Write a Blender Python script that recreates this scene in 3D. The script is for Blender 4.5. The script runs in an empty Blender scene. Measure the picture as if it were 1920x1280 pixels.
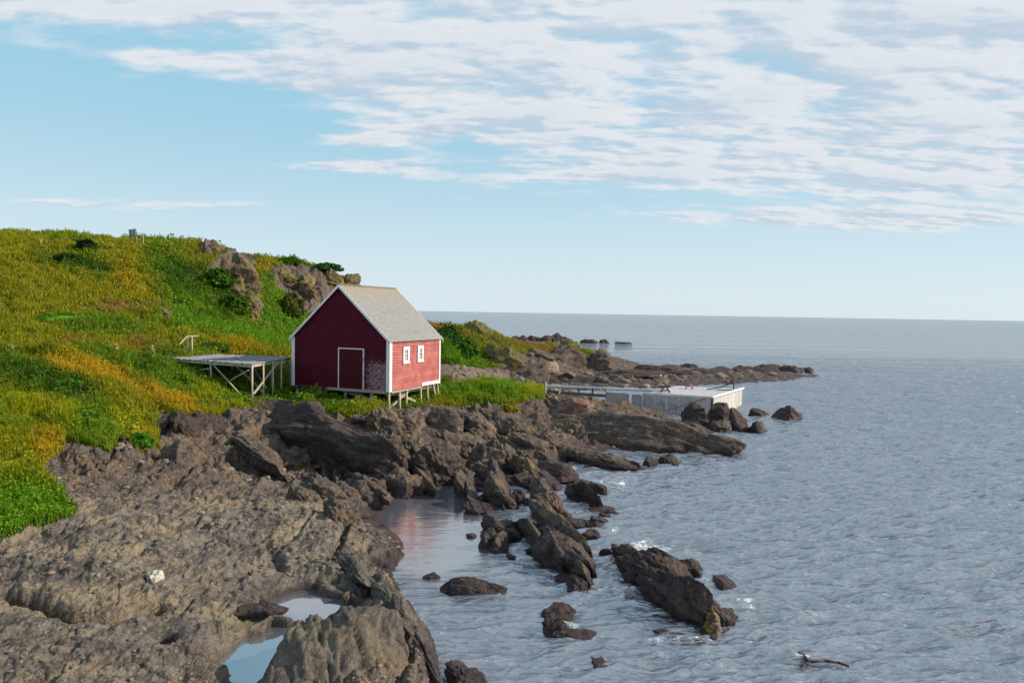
import bpy, math, random
import numpy as np
R_ = math.radians
scene = bpy.context.scene
COL = scene.collection
# ------------------------------------------------------------------ camera
FPX, HCAM, PITCH, ROLL = 1280.0, 7.5, math.atan(55/1280.0), R_(0.955)
F = np.array([0, math.cos(PITCH), -math.sin(PITCH)])
R0 = np.array([1.0, 0, 0]); U0 = np.array([0, math.sin(PITCH), math.cos(PITCH)])
RT = math.cos(ROLL)*R0 + math.sin(ROLL)*U0
UP = -math.sin(ROLL)*R0 + math.cos(ROLL)*U0
CAM = np.array([0, 0, HCAM])
def ray(px, py): return F + (px-960)/FPX*RT - (py-640)/FPX*UP
def P(px, py, z=0.0):
    r = ray(px, py); return CAM + r*((z-HCAM)/r[2])
def D(px, py, d):
    r = ray(px, py); return CAM + r*(d/r[1])
def project(X, Y, Z):
    v0, v1, v2 = X-CAM[0], Y-CAM[1], Z-CAM[2]
    dp = v0*F[0]+v1*F[1]+v2*F[2]
    return 960+FPX*(v0*RT[0]+v1*RT[1]+v2*RT[2])/dp, 640-FPX*(v0*UP[0]+v1*UP[1]+v2*UP[2])/dp
from mathutils import Matrix, Vector
cd = bpy.data.cameras.new('camera'); cam = bpy.data.objects.new('camera', cd); COL.objects.link(cam)
cd.sensor_width = 36; cd.lens = 24; cd.clip_end = 30000; cd.clip_start = 0.1
m3 = Matrix((RT.tolist(), UP.tolist(), (-F).tolist())).transposed()
cam.matrix_world = Matrix.Translation((0, 0, HCAM)) @ m3.to_4x4()
scene.camera = cam
scene.render.resolution_x = 1024; scene.render.resolution_y = 682
scene.view_settings.view_transform = 'Standard'; scene.view_settings.look = 'None'
scene.cycles.sample_clamp_indirect = 4; scene.cycles.sample_clamp_direct = 6
scene.view_settings.exposure = 0.2; scene.view_settings.gamma = 1
# ------------------------------------------------------------------ node helper
class NT:
    def __init__(s, nt): s.nt = nt
    def n(s, typ, **kw):
        nd = s.nt.nodes.new(typ)
        for k, v in kw.items():
            if k.startswith('i_'):
                key = k[2:]; key = int(key) if key.isdigit() else key
                s.put(nd.inputs[key], v)
            else: setattr(nd, k, v)
        return nd
    def put(s, inp, v):
        if hasattr(v, 'is_output'): s.nt.links.new(v, inp)
        else: inp.default_value = v
    def m(s, op, a, b=None, c=None, clamp=False):
        nd = s.nt.nodes.new('ShaderNodeMath'); nd.operation = op; nd.use_clamp = clamp
        s.put(nd.inputs[0], a)
        if b is not None: s.put(nd.inputs[1], b)
        if c is not None: s.put(nd.inputs[2], c)
        return nd.outputs[0]
    def mix(s, f, a, b, blend='MIX'):
        nd = s.nt.nodes.new('ShaderNodeMix'); nd.data_type = 'RGBA'; nd.blend_type = blend
        s.put(nd.inputs[0], f)
        for i, v in ((6, a), (7, b)):
            if isinstance(v, tuple) and len(v) == 3: v = (*v, 1)
            s.put(nd.inputs[i], v)
        return nd.outputs[2]
    def sm(s, x, lo, hi, a=0.0, b=1.0):
        nd = s.nt.nodes.new('ShaderNodeMapRange'); nd.interpolation_type = 'SMOOTHSTEP'
        s.put(nd.inputs[0], x)
        for i, v in enumerate((lo, hi, a, b)): nd.inputs[i+1].default_value = v
        return nd.outputs[0]
    def noise(s, vec, scale, detail=4, rough=0.55, dist=0.0):
        nd = s.nt.nodes.new('ShaderNodeTexNoise')
        if vec is not None: s.put(nd.inputs['Vector'], vec)
        nd.inputs['Scale'].default_value = scale; nd.inputs['Detail'].default_value = detail
        nd.inputs['Roughness'].default_value = rough; nd.inputs['Distortion'].default_value = dist
        return nd.outputs[0]
    def vmul(s, vec, v):
        nd = s.nt.nodes.new('ShaderNodeVectorMath'); nd.operation = 'MULTIPLY'
        s.put(nd.inputs[0], vec); nd.inputs[1].default_value = v; return nd.outputs[0]
    def rotz(s, vec, a, sc=(1, 1, 1)):
        nd = s.nt.nodes.new('ShaderNodeMapping'); s.put(nd.inputs[0], vec)
        nd.inputs['Rotation'].default_value = (0, 0, a); nd.inputs['Scale'].default_value = sc
        return nd.outputs[0]
# ------------------------------------------------------------------ sun + world
SUN_AZ, SUN_EL = R_(4), R_(29)        # azimuth counted from +X towards +Y
sd = bpy.data.lights.new('sun', 'SUN'); so = bpy.data.objects.new('sun', sd); COL.objects.link(so)
sd.energy = 4.9; sd.angle = R_(0.6); sd.color = (1.0, 0.86, 0.68)
sv = Vector((math.cos(SUN_EL)*math.cos(SUN_AZ), math.cos(SUN_EL)*math.sin(SUN_AZ), math.sin(SUN_EL)))
so.rotation_euler = sv.to_track_quat('Z', 'Y').to_euler(); so.location = (60, 20, 60)
world = bpy.data.worlds.new('World'); scene.world = world; world.use_nodes = True
def build_world():
    nt = world.node_tree; nt.nodes.clear(); N = NT(nt)
    out = N.n('ShaderNodeOutputWorld'); bg = N.n('ShaderNodeBackground')
    sky = N.n('ShaderNodeTexSky', sky_type='NISHITA', sun_disc=False, sun_elevation=SUN_EL,
              sun_rotation=math.pi/2-SUN_AZ, altitude=0, air_density=1.0, dust_density=0.35, ozone_density=1.3)
    tc = N.n('ShaderNodeTexCoord'); sp = N.n('ShaderNodeSeparateXYZ', i_0=tc.outputs['Generated'])
    x, y, z = sp.outputs
    ya = N.m('MAXIMUM', y, 0.05)
    u = N.m('DIVIDE', x, ya); v = N.m('DIVIDE', z, ya)
    zz = N.m('ADD', N.m('MAXIMUM', z, 0.0), 0.13)
    qx = N.m('DIVIDE', x, zz); qy = N.m('DIVIDE', y, zz)
    def dens(dx=0.0, dy=0.0):
        cb = N.n('ShaderNodeCombineXYZ', i_0=N.m('ADD', qx, dx), i_1=N.m('ADD', qy, dy), i_2=0.0).outputs[0]
        a = N.noise(N.vmul(cb, (1.0, 1.5, 1)), 1.3, 3, 0.5, 0.2)
        b = N.noise(N.vmul(cb, (1.5, 3.0, 1)), 2.2, 9, 0.58, 0.15)
        return N.m('ADD', N.m('MULTIPLY', a, 0.45), N.m('MULTIPLY', b, 0.74))
    d0 = dens(); d1 = dens(0.10, -0.10); d2 = dens(0.03, -0.03)
    # where the cloud banks hang in the sky: (px, py, half width, half height, weight)
    blobs = [(1200, 60, 820, 100, .46), (150, 15, 560, 50, .42), (1550, 190, 560, 130, .38), (680, 150, 300, 40, .34), (340,128,130,14,.30), (950,190,420,60,.32),
             (850, 250, 190, 32, .34), (900, 325, 270, 22, .34), (1300, 270, 340, 60, .30), (1700, 330, 440, 60, .32),
             (1560, 405, 440, 24, .34), (200, 397, 420, 16, .24), (1250, 562, 260, 10, .16), (640, 318, 90, 12, .30),(680,272,90,14,.30), (1800, 120, 200, 120, .15)]
    s = None
    for (px, py, a, b, w) in blobs:
        u0, v0 = (px-960)/1280, (585-py)/1280
        eu = N.m('DIVIDE', N.m('SUBTRACT', u, u0), a/1280); ev = N.m('DIVIDE', N.m('SUBTRACT', v, v0), b/1280)
        g = N.m('MULTIPLY', N.m('EXPONENT', N.m('MULTIPLY', N.m('ADD', N.m('MULTIPLY', eu, eu), N.m('MULTIPLY', ev, ev)), -1.0)), w)
        s = g if s is None else N.m('MAXIMUM', s, g) if False else N.m('ADD', s, g)
    # thin cloud elsewhere; unseen overhead band added to whiten reflections and raise fill light
    s = N.m('MINIMUM', s, 0.385)
    s = N.m('ADD', s, N.m('MULTIPLY', N.m('MULTIPLY', N.sm(z, .42, .52), N.sm(z, .80, .60)), .34))
    fr = N.sm(y, 0.05, 0.5)
    s = N.m('ADD', N.m('MULTIPLY', s, fr), N.m('MULTIPLY', N.m('SUBTRACT', 1.0, fr), 0.26))
    cov = N.m('ADD', d0, s)
    mask = N.sm(cov, 0.74, 0.99)
    mask = N.m('MULTIPLY', mask, N.sm(z, -0.005, 0.02))
    shade = N.sm(N.m('ADD', N.m('SUBTRACT', d0, d1), N.m('MULTIPLY', N.m('SUBTRACT', d0, d2), 1.6)), -0.22, 0.12)
    thick = N.sm(cov, 0.92, 1.22)
    ccol = N.mix(shade, (3.75, 4.4, 5.2), (5.6, 5.75, 6.0))
    ccol = N.mix(N.m('MULTIPLY', thick, 0.45), ccol, (4.0, 4.6, 5.3))
    # the photograph's cyan cast and pale horizon
    base = N.mix(1.0, sky.outputs[0], (0.95, 1.02, 0.90), 'MULTIPLY')
    hz = N.sm(z, 0.0, 0.30)
    grad = N.mix(hz, (4.75, 5.60, 6.15), (2.5, 4.45, 5.6))
    grad = N.mix(N.sm(z, .45, .85), grad, (1.6, 2.75, 4.1))
    base = N.mix(0.92, base, grad)
    col = N.mix(N.m('MULTIPLY', mask, 0.93), base, ccol)
    nt.links.new(col, bg.inputs[0]); bg.inputs[1].default_value = 0.125
    nt.links.new(bg.outputs[0], out.inputs[0])
build_world()
# ------------------------------------------------------------------ numpy noise
rng = np.random.default_rng(7); random.seed(7)
_perm = rng.permutation(4096).astype(np.int64)
_g = rng.normal(size=(4096, 3)); _g /= np.linalg.norm(_g, axis=1)[:, None]
def gnoise(p):
    i = np.floor(p).astype(np.int64); f = p-i; w = f*f*f*(f*(f*6-15)+10)
    def h(dx, dy, dz):
        k = _perm[(_perm[(_perm[(i[:, 0]+dx) & 4095]+i[:, 1]+dy) & 4095]+i[:, 2]+dz) & 4095]
        g = _g[k]; return g[:, 0]*(f[:, 0]-dx)+g[:, 1]*(f[:, 1]-dy)+g[:, 2]*(f[:, 2]-dz)
    L = lambda a, b, t: a+(b-a)*t
    x0 = L(L(h(0,0,0), h(1,0,0), w[:,0]), L(h(0,1,0), h(1,1,0), w[:,0]), w[:,1])
    x1 = L(L(h(0,0,1), h(1,0,1), w[:,0]), L(h(0,1,1), h(1,1,1), w[:,0]), w[:,1])
    return L(x0, x1, w[:,2])*1.6
def fbm(p, f=1.0, o=4, gain=0.5, ridged=False):
    r = 0; a = 1.0; q = p*f
    for k in range(o):
        n = gnoise(q+k*17.3)
        r = r+a*((1-2*np.abs(n)) if ridged else n); a *= gain; q = q*2.03
    return r
def sstep(x, a, b): t = np.clip((x-a)/(b-a), 0, 1); return t*t*(3-2*t)
def cells(p, seed=0):
    """worley cells: (random value of the nearest cell, distance to the cell border)"""
    k = p.shape[1]; i = np.floor(p).astype(np.int64); f1 = np.full(len(p), 9.0); f2 = f1.copy(); val = np.zeros(len(p))
    offs = np.array(np.meshgrid(*[[-1, 0, 1]]*k)).reshape(k, -1).T
    for o in offs:
        c = i+o; h = _perm[(c[:, 0]+seed) & 4095]
        for j in range(1, k): h = _perm[(h+c[:, j]) & 4095]
        g = _g[h]; d = np.sqrt((((c+.5+np.clip(g[:, :k], -1, 1)*.45)-p)**2).sum(1))
        new = d < f1; f2 = np.where(new, f1, np.minimum(f2, d)); val = np.where(new, (h % 997)/997.0, val); f1 = np.where(new, d, f1)
    return val, f2-f1
def inpoly(px, py, poly):
    ins = np.zeros(px.shape, bool); n = len(poly)
    for i in range(n):
        x1, y1 = poly[i]; x2, y2 = poly[(i+1) % n]
        if y1 == y2: continue
        c = ((y1 > py) != (y2 > py)) & (px < (x2-x1)*(py-y1)/(y2-y1)+x1); ins ^= c
    return ins
# ------------------------------------------------------------------ terrain: control points
# seen ground: (px, py, distance) ; at a given height: ('z', px, py, z) ; outside the view: ('w', X, Y, z)
CT = [
 # left column
 (-150,1150,12.5),(0,1280,11.0),(0,1150,13.2),(0,1095,14.0),(0,1040,15.6),(0,960,17.6),(0,880,20.0),(0,800,23),(0,700,30),(0,600,40),(0,522,46),(0,447,55),
 (-300,900,17),(-300,700,27),(-300,520,42),(-300,430,55),
 # x~150
 (150,1280,11.3),(150,1180,13.2),(130,1050,15.4),(150,960,17.8),(110,870,20.2),(150,800,24),(150,700,30.5),(150,630,37),(150,550,46),(150,503,51),(150,454,57),
 # x~300
 (300,1280,12.0),(300,1200,13.6),(300,1080,16.0),(300,980,18.8),(300,900,22.0),(290,840,25),(300,780,29),(300,700,35),(300,640,41),(310,590,46),(320,540,51),(250,461,60),(330,456,61),
 # x~400-480
 (400,1150,15.2),(420,1050,17.2),(430,960,20.5),(400,900,22.8),(380,840,25.5),(400,790,29),(430,760,32),(400,722,36.2),(420,650,44),(420,600,53),(400,520,58),(400,461,62),(465,475,62),(470,530,60),
 ('z',500,920,.95),('z',560,900,.8),('z',620,905,.7),('z',440,885,1.15),(540,980,20.8),(600,960,22),(500,1060,17.6),(620,1040,19),
 (473,750,34.5),(520,754,35.3),(520,712,39.8),(500,640,50),(490,600,60),(500,540,68),(520,489,72),
 # behind house
 (560,560,72),(580,600,66),(560,650,52),(600,505,76),(640,515,79),(662,532,81),(620,600,68),
 (650,560,78),
 # house feet
 ('w',-6.5,36.3,2.35),('w',-9.5,37.5,2.3),('w',-12.5,38.7,2.6),('w',-4.6,41,2.5),('w',-9,43,3.4),('w',-6,46,3.0),('w',-12,46,4.2),('w',-3,50,2.0),('w',-8,52,4.0),
 (600,765,34.5),(660,775,33.5),(560,770,34),(480,765,33),
 (740,770,35.0),(800,765,37),(880,762,40),(960,757,42),(1015,750,43.5),(1000,735,49),(900,725,50),(850,720,54),(830,712,58),
 ('z',930,716,0.8),('z',880,700,1.3),('z',830,690,2.0),('z',850,662,4.2),('z',830,625,5.9),('z',790,625,5.0),
 (890,606,86),(865,622,84),(930,628,86),(960,643,90),(1020,648,98),(1070,653,98),(1000,670,80),(1080,665,86),(1120,672,88),(1000,690,76),(1080,700,78),
 ('z',1140,690,1.3),('z',1100,712,0.3),('z',970,712,0.5),('z',1200,706,0.5),('z',1250,703,.4),('z',1330,700,.3),('z',1420,697,.3),('z',1490,699,.15),('z',1540,701,-.8),('z',1300,718,-1.2),('z',1450,712,-1.5),('z',1100,722,-0.8),('z',980,722,-.3),('z',1040,738,.45),('z',1100,741,.25),('z',1200,728,-1.2),
 ('z',1030,752,1.1),('z',1160,752,-0.4),('z',1090,760,0.9),('z',1300,760,-0.9),
 # rocky slab shore, centre
 (700,800,31.5),('z',620,850,0.9),('z',520,850,1.1),('z',760,800,1.3),('z',860,790,1.2),('z',960,790,1.1),('z',1050,800,.9),('z',1180,800,0.7),('z',1300,805,0.3),('z',1390,820,-0.1),('z',1420,845,-.8),('z',1300,850,-.5),
 ('z',1200,850,-0.2),('z',1100,850,0.15),('z',1000,850,0.4),('z',900,850,0.6),('z',800,860,0.6),('z',720,880,0.6),
 ('z',1050,890,-0.15),('z',950,900,0.0),('z',880,905,-0.05),('z',820,905,0.1),('z',740,925,0.2),('z',690,950,0.25),
 ('z',1150,900,-1.0),('z',1000,950,-.9),('z',900,960,-.9),('z',800,950,-.5),('z',740,975,-.35),
 # foreground right edge of the rock
 ('z',660,990,0.7),('z',620,965,.7),('z',720,1000,0.45),('z',765,1045,0.0),('z',740,1075,0.05),('z',690,1050,0.6),('z',640,1060,0.75),
 ('z',780,1160,0.0),('z',820,1260,0.0),('z',840,1320,0.0),('z',740,1130,0.6),('z',740,1200,.85),('z',760,1290,.8),('z',690,1110,.65),
 ('z',850,1080,-1.2),('z',830,1030,-1.0),('z',800,1040,-.6),('z',800,1100,-.8),('z',815,1170,-.6),('z',880,1200,-1.4),('z',900,1320,-1.5),('z',700,1160,0.7),
 ('z',560,1120,0.15),('z',640,1140,0.15),('z',480,1250,0.1),('z',560,1200,0.1),('z',450,1120,0.55),('z',400,1200,0.55),('z',520,1085,0.6),('z',600,1075,.7),
 ('z',620,1230,0.6),('z',600,1330,.8),('z',400,1330,.5),
 # sea floor
 ('z',1100,1000,-1.6),('z',1300,1000,-2),('z',1300,1200,-2),('z',1100,1280,-2),('z',1500,900,-2.2),('z',1500,780,-2.2),('z',1500,720,-2),
 ('z',1200,660,-1.5),('z',1250,682,-1.2),('z',1420,684,-1.5),('z',1300,640,-2),('z',1000,1100,-1.6),
 ('w',25,60,-2.5),('w',40,100,-3),('w',20,150,-3),('w',-10,150,-3),('w',-40,160,-2),
 # back of the hill, unseen
 ('w',-30,72,12.3),('w',-45,75,13.5),('w',-60,90,12),('w',-32,95,9),('w',-20,90,9.0),('w',-14,96,2.5),('w',-10,110,-2),('w',-35,125,0),('w',-70,130,6),('w',-75,60,13),('w',-90,100,11),('w',-60,45,11.5),
]
cp = []
for c in CT:
    if c[0] == 'z': cp.append(P(c[1], c[2], c[3]))
    elif c[0] == 'w': cp.append(np.array(c[1:], float))
    else: cp.append(D(*c))
cp = np.array(cp)
def uv_(X, Y): return np.stack([X/Y, np.log(Y)*0.9], -1)
_c = uv_(cp[:, 0], cp[:, 1]); CR = 0.035
_A = np.sqrt(((_c[:, None]-_c[None])**2).sum(-1)+CR**2)
_w = np.linalg.solve(_A - 0.012*np.eye(len(_c)), cp[:, 2]-2.0)
def base_z(X, Y):
    X = np.atleast_1d(X).astype(float); Y = np.atleast_1d(Y).astype(float); out = np.zeros(X.size)
    q = uv_(X, Y)
    for i in range(0, X.size, 60000):
        b = q[i:i+60000]; dd = (b[:, None, 0]-_c[None, :, 0])**2+(b[:, None, 1]-_c[None, :, 1])**2
        out[i:i+60000] = np.sqrt(dd+CR**2) @ _w
    return out+2.0
# strike of the rock beds (towards the camera, a little to the right) and the direction across them
SD = np.array([0.36, -0.933]); SN = np.array([0.933, 0.36])
VEG = [(-900,1060),(0,1022),(60,990),(138,968),(135,940),(100,905),(75,880),(110,845),(125,825),(170,832),(205,845),(228,822),(255,845),(292,838),(303,805),(285,778),(330,782),(390,782),(440,772),(520,766),(600,774),(650,788),(690,775),(735,768),(830,762),(950,760),(1020,748),
       (1022,728),(950,719),(880,714),(812,712),(780,690),(820,680),(900,688),(960,690),(950,668),(940,662),(985,662),(1050,668),(1120,668),(1110,655),(1060,628),(980,632),(940,625),(905,612),(870,616),(800,610),(760,600),(700,560),(675,510),(620,480),(400,400),(-900,380)]
ROCKY = [[(392,500),(430,468),(470,462),(480,500),(482,560),(478,592),(452,590),(440,560),(420,535),(395,540)],
         [(375,455),(412,455),(415,478),(385,478)],
         [(505,505),(560,500),(610,500),(650,508),(672,530),(640,560),(600,590),(575,590),(550,560),(520,540)],
         ]
POOLS = [[(500,1118),(545,1105),(595,1090),(600,1110),(655,1122),(690,1132),(684,1155),(655,1165),(600,1180),(520,1180),(500,1140)],
         [(395,1228),(440,1210),(520,1188),(600,1180),(640,1290),(455,1300),(430,1262)], [(282,1188),(310,1184),(338,1187),(325,1198),(290,1199)]]
POOLZ = 0.30
def carve_lines(X, Y, z):
    # dark clefts in the foreground rock: (pixel path, width m, depth m)
    for path, wd, dp in [([(0,1098),(60,1118),(120,1140),(200,1148),(290,1140)], 0.20, 1.05), ([(620,1035),(640,1010),(650,985)], 0.10, .35), ([(290,975),(345,985),(395,965)], 0.12, .2),
                         ([(500,1010),(520,1040),(525,1060)], .12, .22), ([(125,935),(180,925),(250,945)], 0.12, .2), ([(330,1040),(360,1010),(400,990),(440,1010)], .14,.16), ([(20,1030),(120,1000),(230,960),(330,900),(380,860)], .05, .14), ([(440,1085),(500,1040),(560,1000),(600,960)], .05,.14), ([(0,1190),(120,1200),(240,1230),(330,1275)], .05, .12), ([(330,1160),(400,1090),(470,1060)], .05, .10), ([(230,1060),(300,1010),(380,960),(480,940)], .05, .12)]:
        pts = [D(px, py, 1)[:2] for px, py in path]
        w = []
        for px, py in path:
            r = ray(px, py); t = 8.0
            for _ in range(60):
                q = CAM+r*t; h = base_z(q[0], q[1])[0]
                t += (q[2]-h)*0.8
            w.append((CAM+r*t)[:2])
        dmin = np.full(X.shape, 1e9)
        for a, b in zip(w[:-1], w[1:]):
            ab = b-a; t = np.clip(((X-a[0])*ab[0]+(Y-a[1])*ab[1])/(ab@ab), 0, 1)
            dmin = np.minimum(dmin, np.hypot(X-a[0]-t*ab[0], Y-a[1]-t*ab[1]))
        z = z-dp*np.exp(-(dmin/wd)**2)
    return z
NU, NV = 900, 900
U0_, U1_, V0_, V1_ = -1.05, 0.62, math.log(8.5), math.log(135.0)
gu = np.linspace(U0_, U1_, NU); gv = np.linspace(V0_, V1_, NV)
GU, GV = np.meshgrid(gu, gv); TY = np.exp(GV).ravel(); TX = (GU.ravel()*TY)
def blur(a, k):
    a = a.reshape(NV, NU)
    for _ in range(k):
        a = (a+np.roll(a, 1, 0)+np.roll(a, -1, 0)+np.roll(a, 1, 1)+np.roll(a, -1, 1))/5
    return a.ravel()
def build_height():
    z = base_z(TX, TY)
    p3 = np.stack([TX, TY, z*0.0], -1)
    px, py = project(TX, TY, z)
    sc = np.clip(TY/25, 0.5, 1.6)
    jx = fbm(p3, 0.9, 4)*9/sc; jy = fbm(p3+50, 0.9, 4)*6/sc
    veg = inpoly(px+jx, py+jy, VEG)
    for pl in ROCKY: veg &= ~inpoly(px+jx*.7, py+jy*.7, pl)
    veg &= z > 0.35
    beach = inpoly(px+jx, py+jy*.5, [(805,715),(805,678),(850,684),(900,690),(950,700),(962,718),(880,718)])
    veg &= ~beach
    rock = (~veg & ~beach).astype(float)
    rs = blur(rock, 5)
    cliff = np.zeros(TX.size, bool)
    for pl in ROCKY[:3]: cliff |= inpoly(px, py, pl)
    cl = blur(cliff.astype(float), 10)
    # rock relief
    c = TX*SN[0]+TY*SN[1]; s = TX*SD[0]+TY*SD[1]
    ps = np.stack([c, s*0.35, 0*c], -1)
    warp = fbm(ps, 0.25, 3)
    r = np.zeros(TX.size)
    fg = sstep(px, 900, 560)*sstep(py, 860, 980)           # smoother conglomerate slab in the left foreground
    amp = 1-0.80*fg
    for lam, a in ((2.6, .34), (1.1, .17), (0.45, .06)):
        t = c/lam+warp*1.6+fbm(ps, 0.7/lam, 2)*0.35
        fr = t-np.floor(t); saw = np.minimum((1-fr), fr*7)-0.45
        k = np.floor(t); ha = np.sin(k*12.9898+s*0.9/lam)*0.5+0.7
        r += a*saw*ha*amp
    blk = fbm(np.stack([c, s*.6, 0*c], -1)+21, 0.8, 2); q_ = np.round(blk*3)/3
    r += (0.32-.07*fg)*fbm(p3, 0.30+0*0, 2)+(0.12-.105*fg)*(fbm(p3+9, 1.5, 3, .55, True)-.6)+(.16*(1-fg)+.03*fg)*(q_*.6+blk*.4)+(0.055-.010*fg)*fbm(p3+5, 4, 5, .66)
    wx = fbm(p3+41, .8, 3)*.5; wy = fbm(p3+43, .8, 3)*.5
    for cs, am, ck in ((1.5, .16, .07), (.55, .075, .03)):
        v_, e_ = cells(np.stack([c/cs+wx, s/(cs*1.9)+wy], -1), int(cs*10))
        r += (v_-.5)*am*(1-.45*fg)-ck*np.exp(-(e_/.06)**2)*(1-.3*fg)
    pit = fbm(p3+31, 1.3, 3)
    r -= 0.10*sstep(pit, .45, .9)*fg
    r += 0.05*sstep(fbm(p3+77, 2.6, 2), .1, .5)*fg
    far = np.clip(60/np.maximum(TY, 60), .6, 1)
    low = sstep(z, -.35, 0.7)
    zr = z+r*(0.08+0.92*low)
    zv = z+0.28*fbm(p3, 0.35, 3)+0.10*fbm(p3+3, 1.4, 3)+0.25*fbm(p3+8, 0.12, 2)*sstep(TY, 35, 60)
    zc = z+1.1*fbm(ps*1.0, 0.45, 4)*1.0
    out = zv*(1-rs)+zr*rs
    out = out+cl*(0.35*fbm(p3+2, 0.6, 3, .5, True)-.1)
    out = np.where(beach, z+0.05*fbm(p3, 3, 3), out)
    out = carve_lines(TX, TY, out)
    pall = np.zeros(TX.size)
    for pl in POOLS: pall = np.maximum(pall, inpoly(px, py, pl).astype(float))
    nb = np.clip(blur(pall, 160)*2.6, 0, 1); out = out*(1-nb)+np.maximum(.50+.30*(out-z), .36)*nb
    ow = blur(inpoly(px, py, [(728,975),(790,938),(860,935),(900,1000),(1000,1100),(1400,1300),(865,1330),(832,1240),(792,1130),(782,1060),(772,1012)]).astype(float), 12)
    out = out*(1-ow)+np.minimum(out, -.7)*ow
    # tide pools: basins below the pool level, rims above it
    kx = fbm(p3+60, 2.2, 4)*16; ky = fbm(p3+90, 2.2, 4)*9
    for i, pl in enumerate(POOLS):
        t = sstep(blur(inpoly(px+kx, py+ky, pl).astype(float), 9), .22, .72)
        out = out*(1-t)+(POOLZ-0.13)*t
    return out, rock, rs, beach, fg
TZ, ROCKM, ROCKS, BEACH, TONE = build_height()
GZ = TZ.reshape(NV, NU)
def ground(X, Y):
    X = np.atleast_1d(X).astype(float); Y = np.atleast_1d(Y).astype(float)
    fu = np.clip((X/Y-U0_)/(U1_-U0_)*(NU-1), 0, NU-1.001); fv = np.clip((np.log(Y)-V0_)/(V1_-V0_)*(NV-1), 0, NV-1.001)
    i = fu.astype(int); j = fv.astype(int); a = fu-i; b = fv-j
    return (GZ[j, i]*(1-a)+GZ[j, i+1]*a)*(1-b)+(GZ[j+1, i]*(1-a)+GZ[j+1, i+1]*a)*b
def gz(x, y): return float(ground(x, y)[0])
def hit(px, py, t0=9.0, t1=130.0):
    r = ray(px, py); ts = np.exp(np.linspace(math.log(t0), math.log(t1), 3000))
    q = CAM[None]+r[None]*ts[:, None]; below = q[:, 2] < ground(q[:, 0], q[:, 1])
    k = np.argmax(below) if below.any() else len(ts)-1
    return q[k]
def hitf(px, py, t0=9.0):
    return hit(px, py, t0)
# ------------------------------------------------------------------ object helpers
def tag(o, label=None, cat=None, group=None, kind=None):
    if label: o['label'] = label
    if cat: o['category'] = cat
    if group: o['group'] = group
    if kind: o['kind'] = kind
    return o
FGM = None
def mesh_np(name, V, Fq, mat=None, parent=None, smooth=True, attrs=None, link=True):
    """V (n,3); Fq (m,3 or 4) int"""
    me = bpy.data.meshes.new(name); V = np.asarray(V, np.float32); Fq = np.asarray(Fq, np.int32)
    me.vertices.add(len(V)); me.vertices.foreach_set('co', V.ravel())
    k = Fq.shape[1]; me.loops.add(Fq.size); me.loops.foreach_set('vertex_index', Fq.ravel())
    me.polygons.add(len(Fq)); me.polygons.foreach_set('loop_start', np.arange(0, Fq.size, k, dtype=np.int32))
    try: me.polygons.foreach_set('loop_total', np.full(len(Fq), k, np.int32))
    except Exception: pass
    me.polygons.foreach_set('use_smooth', np.full(len(Fq), smooth, bool))
    for an, (typ, data) in (attrs or {}).items():
        at = me.attributes.new(an, typ, 'POINT')
        at.data.foreach_set('color' if 'COLOR' in typ else 'value', np.asarray(data, np.float32).ravel())
    me.update(); me.validate()
    if mat: me.materials.append(mat)
    o = bpy.data.objects.new(name, me)
    if link: COL.objects.link(o)
    if parent: o.parent = parent
    return o
def empty(name, loc=(0, 0, 0), rz=0.0):
    o = bpy.data.objects.new(name, None); COL.objects.link(o); o.location = loc; o.rotation_euler = (0, 0, rz); o.empty_display_size = .2
    return o
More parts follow.
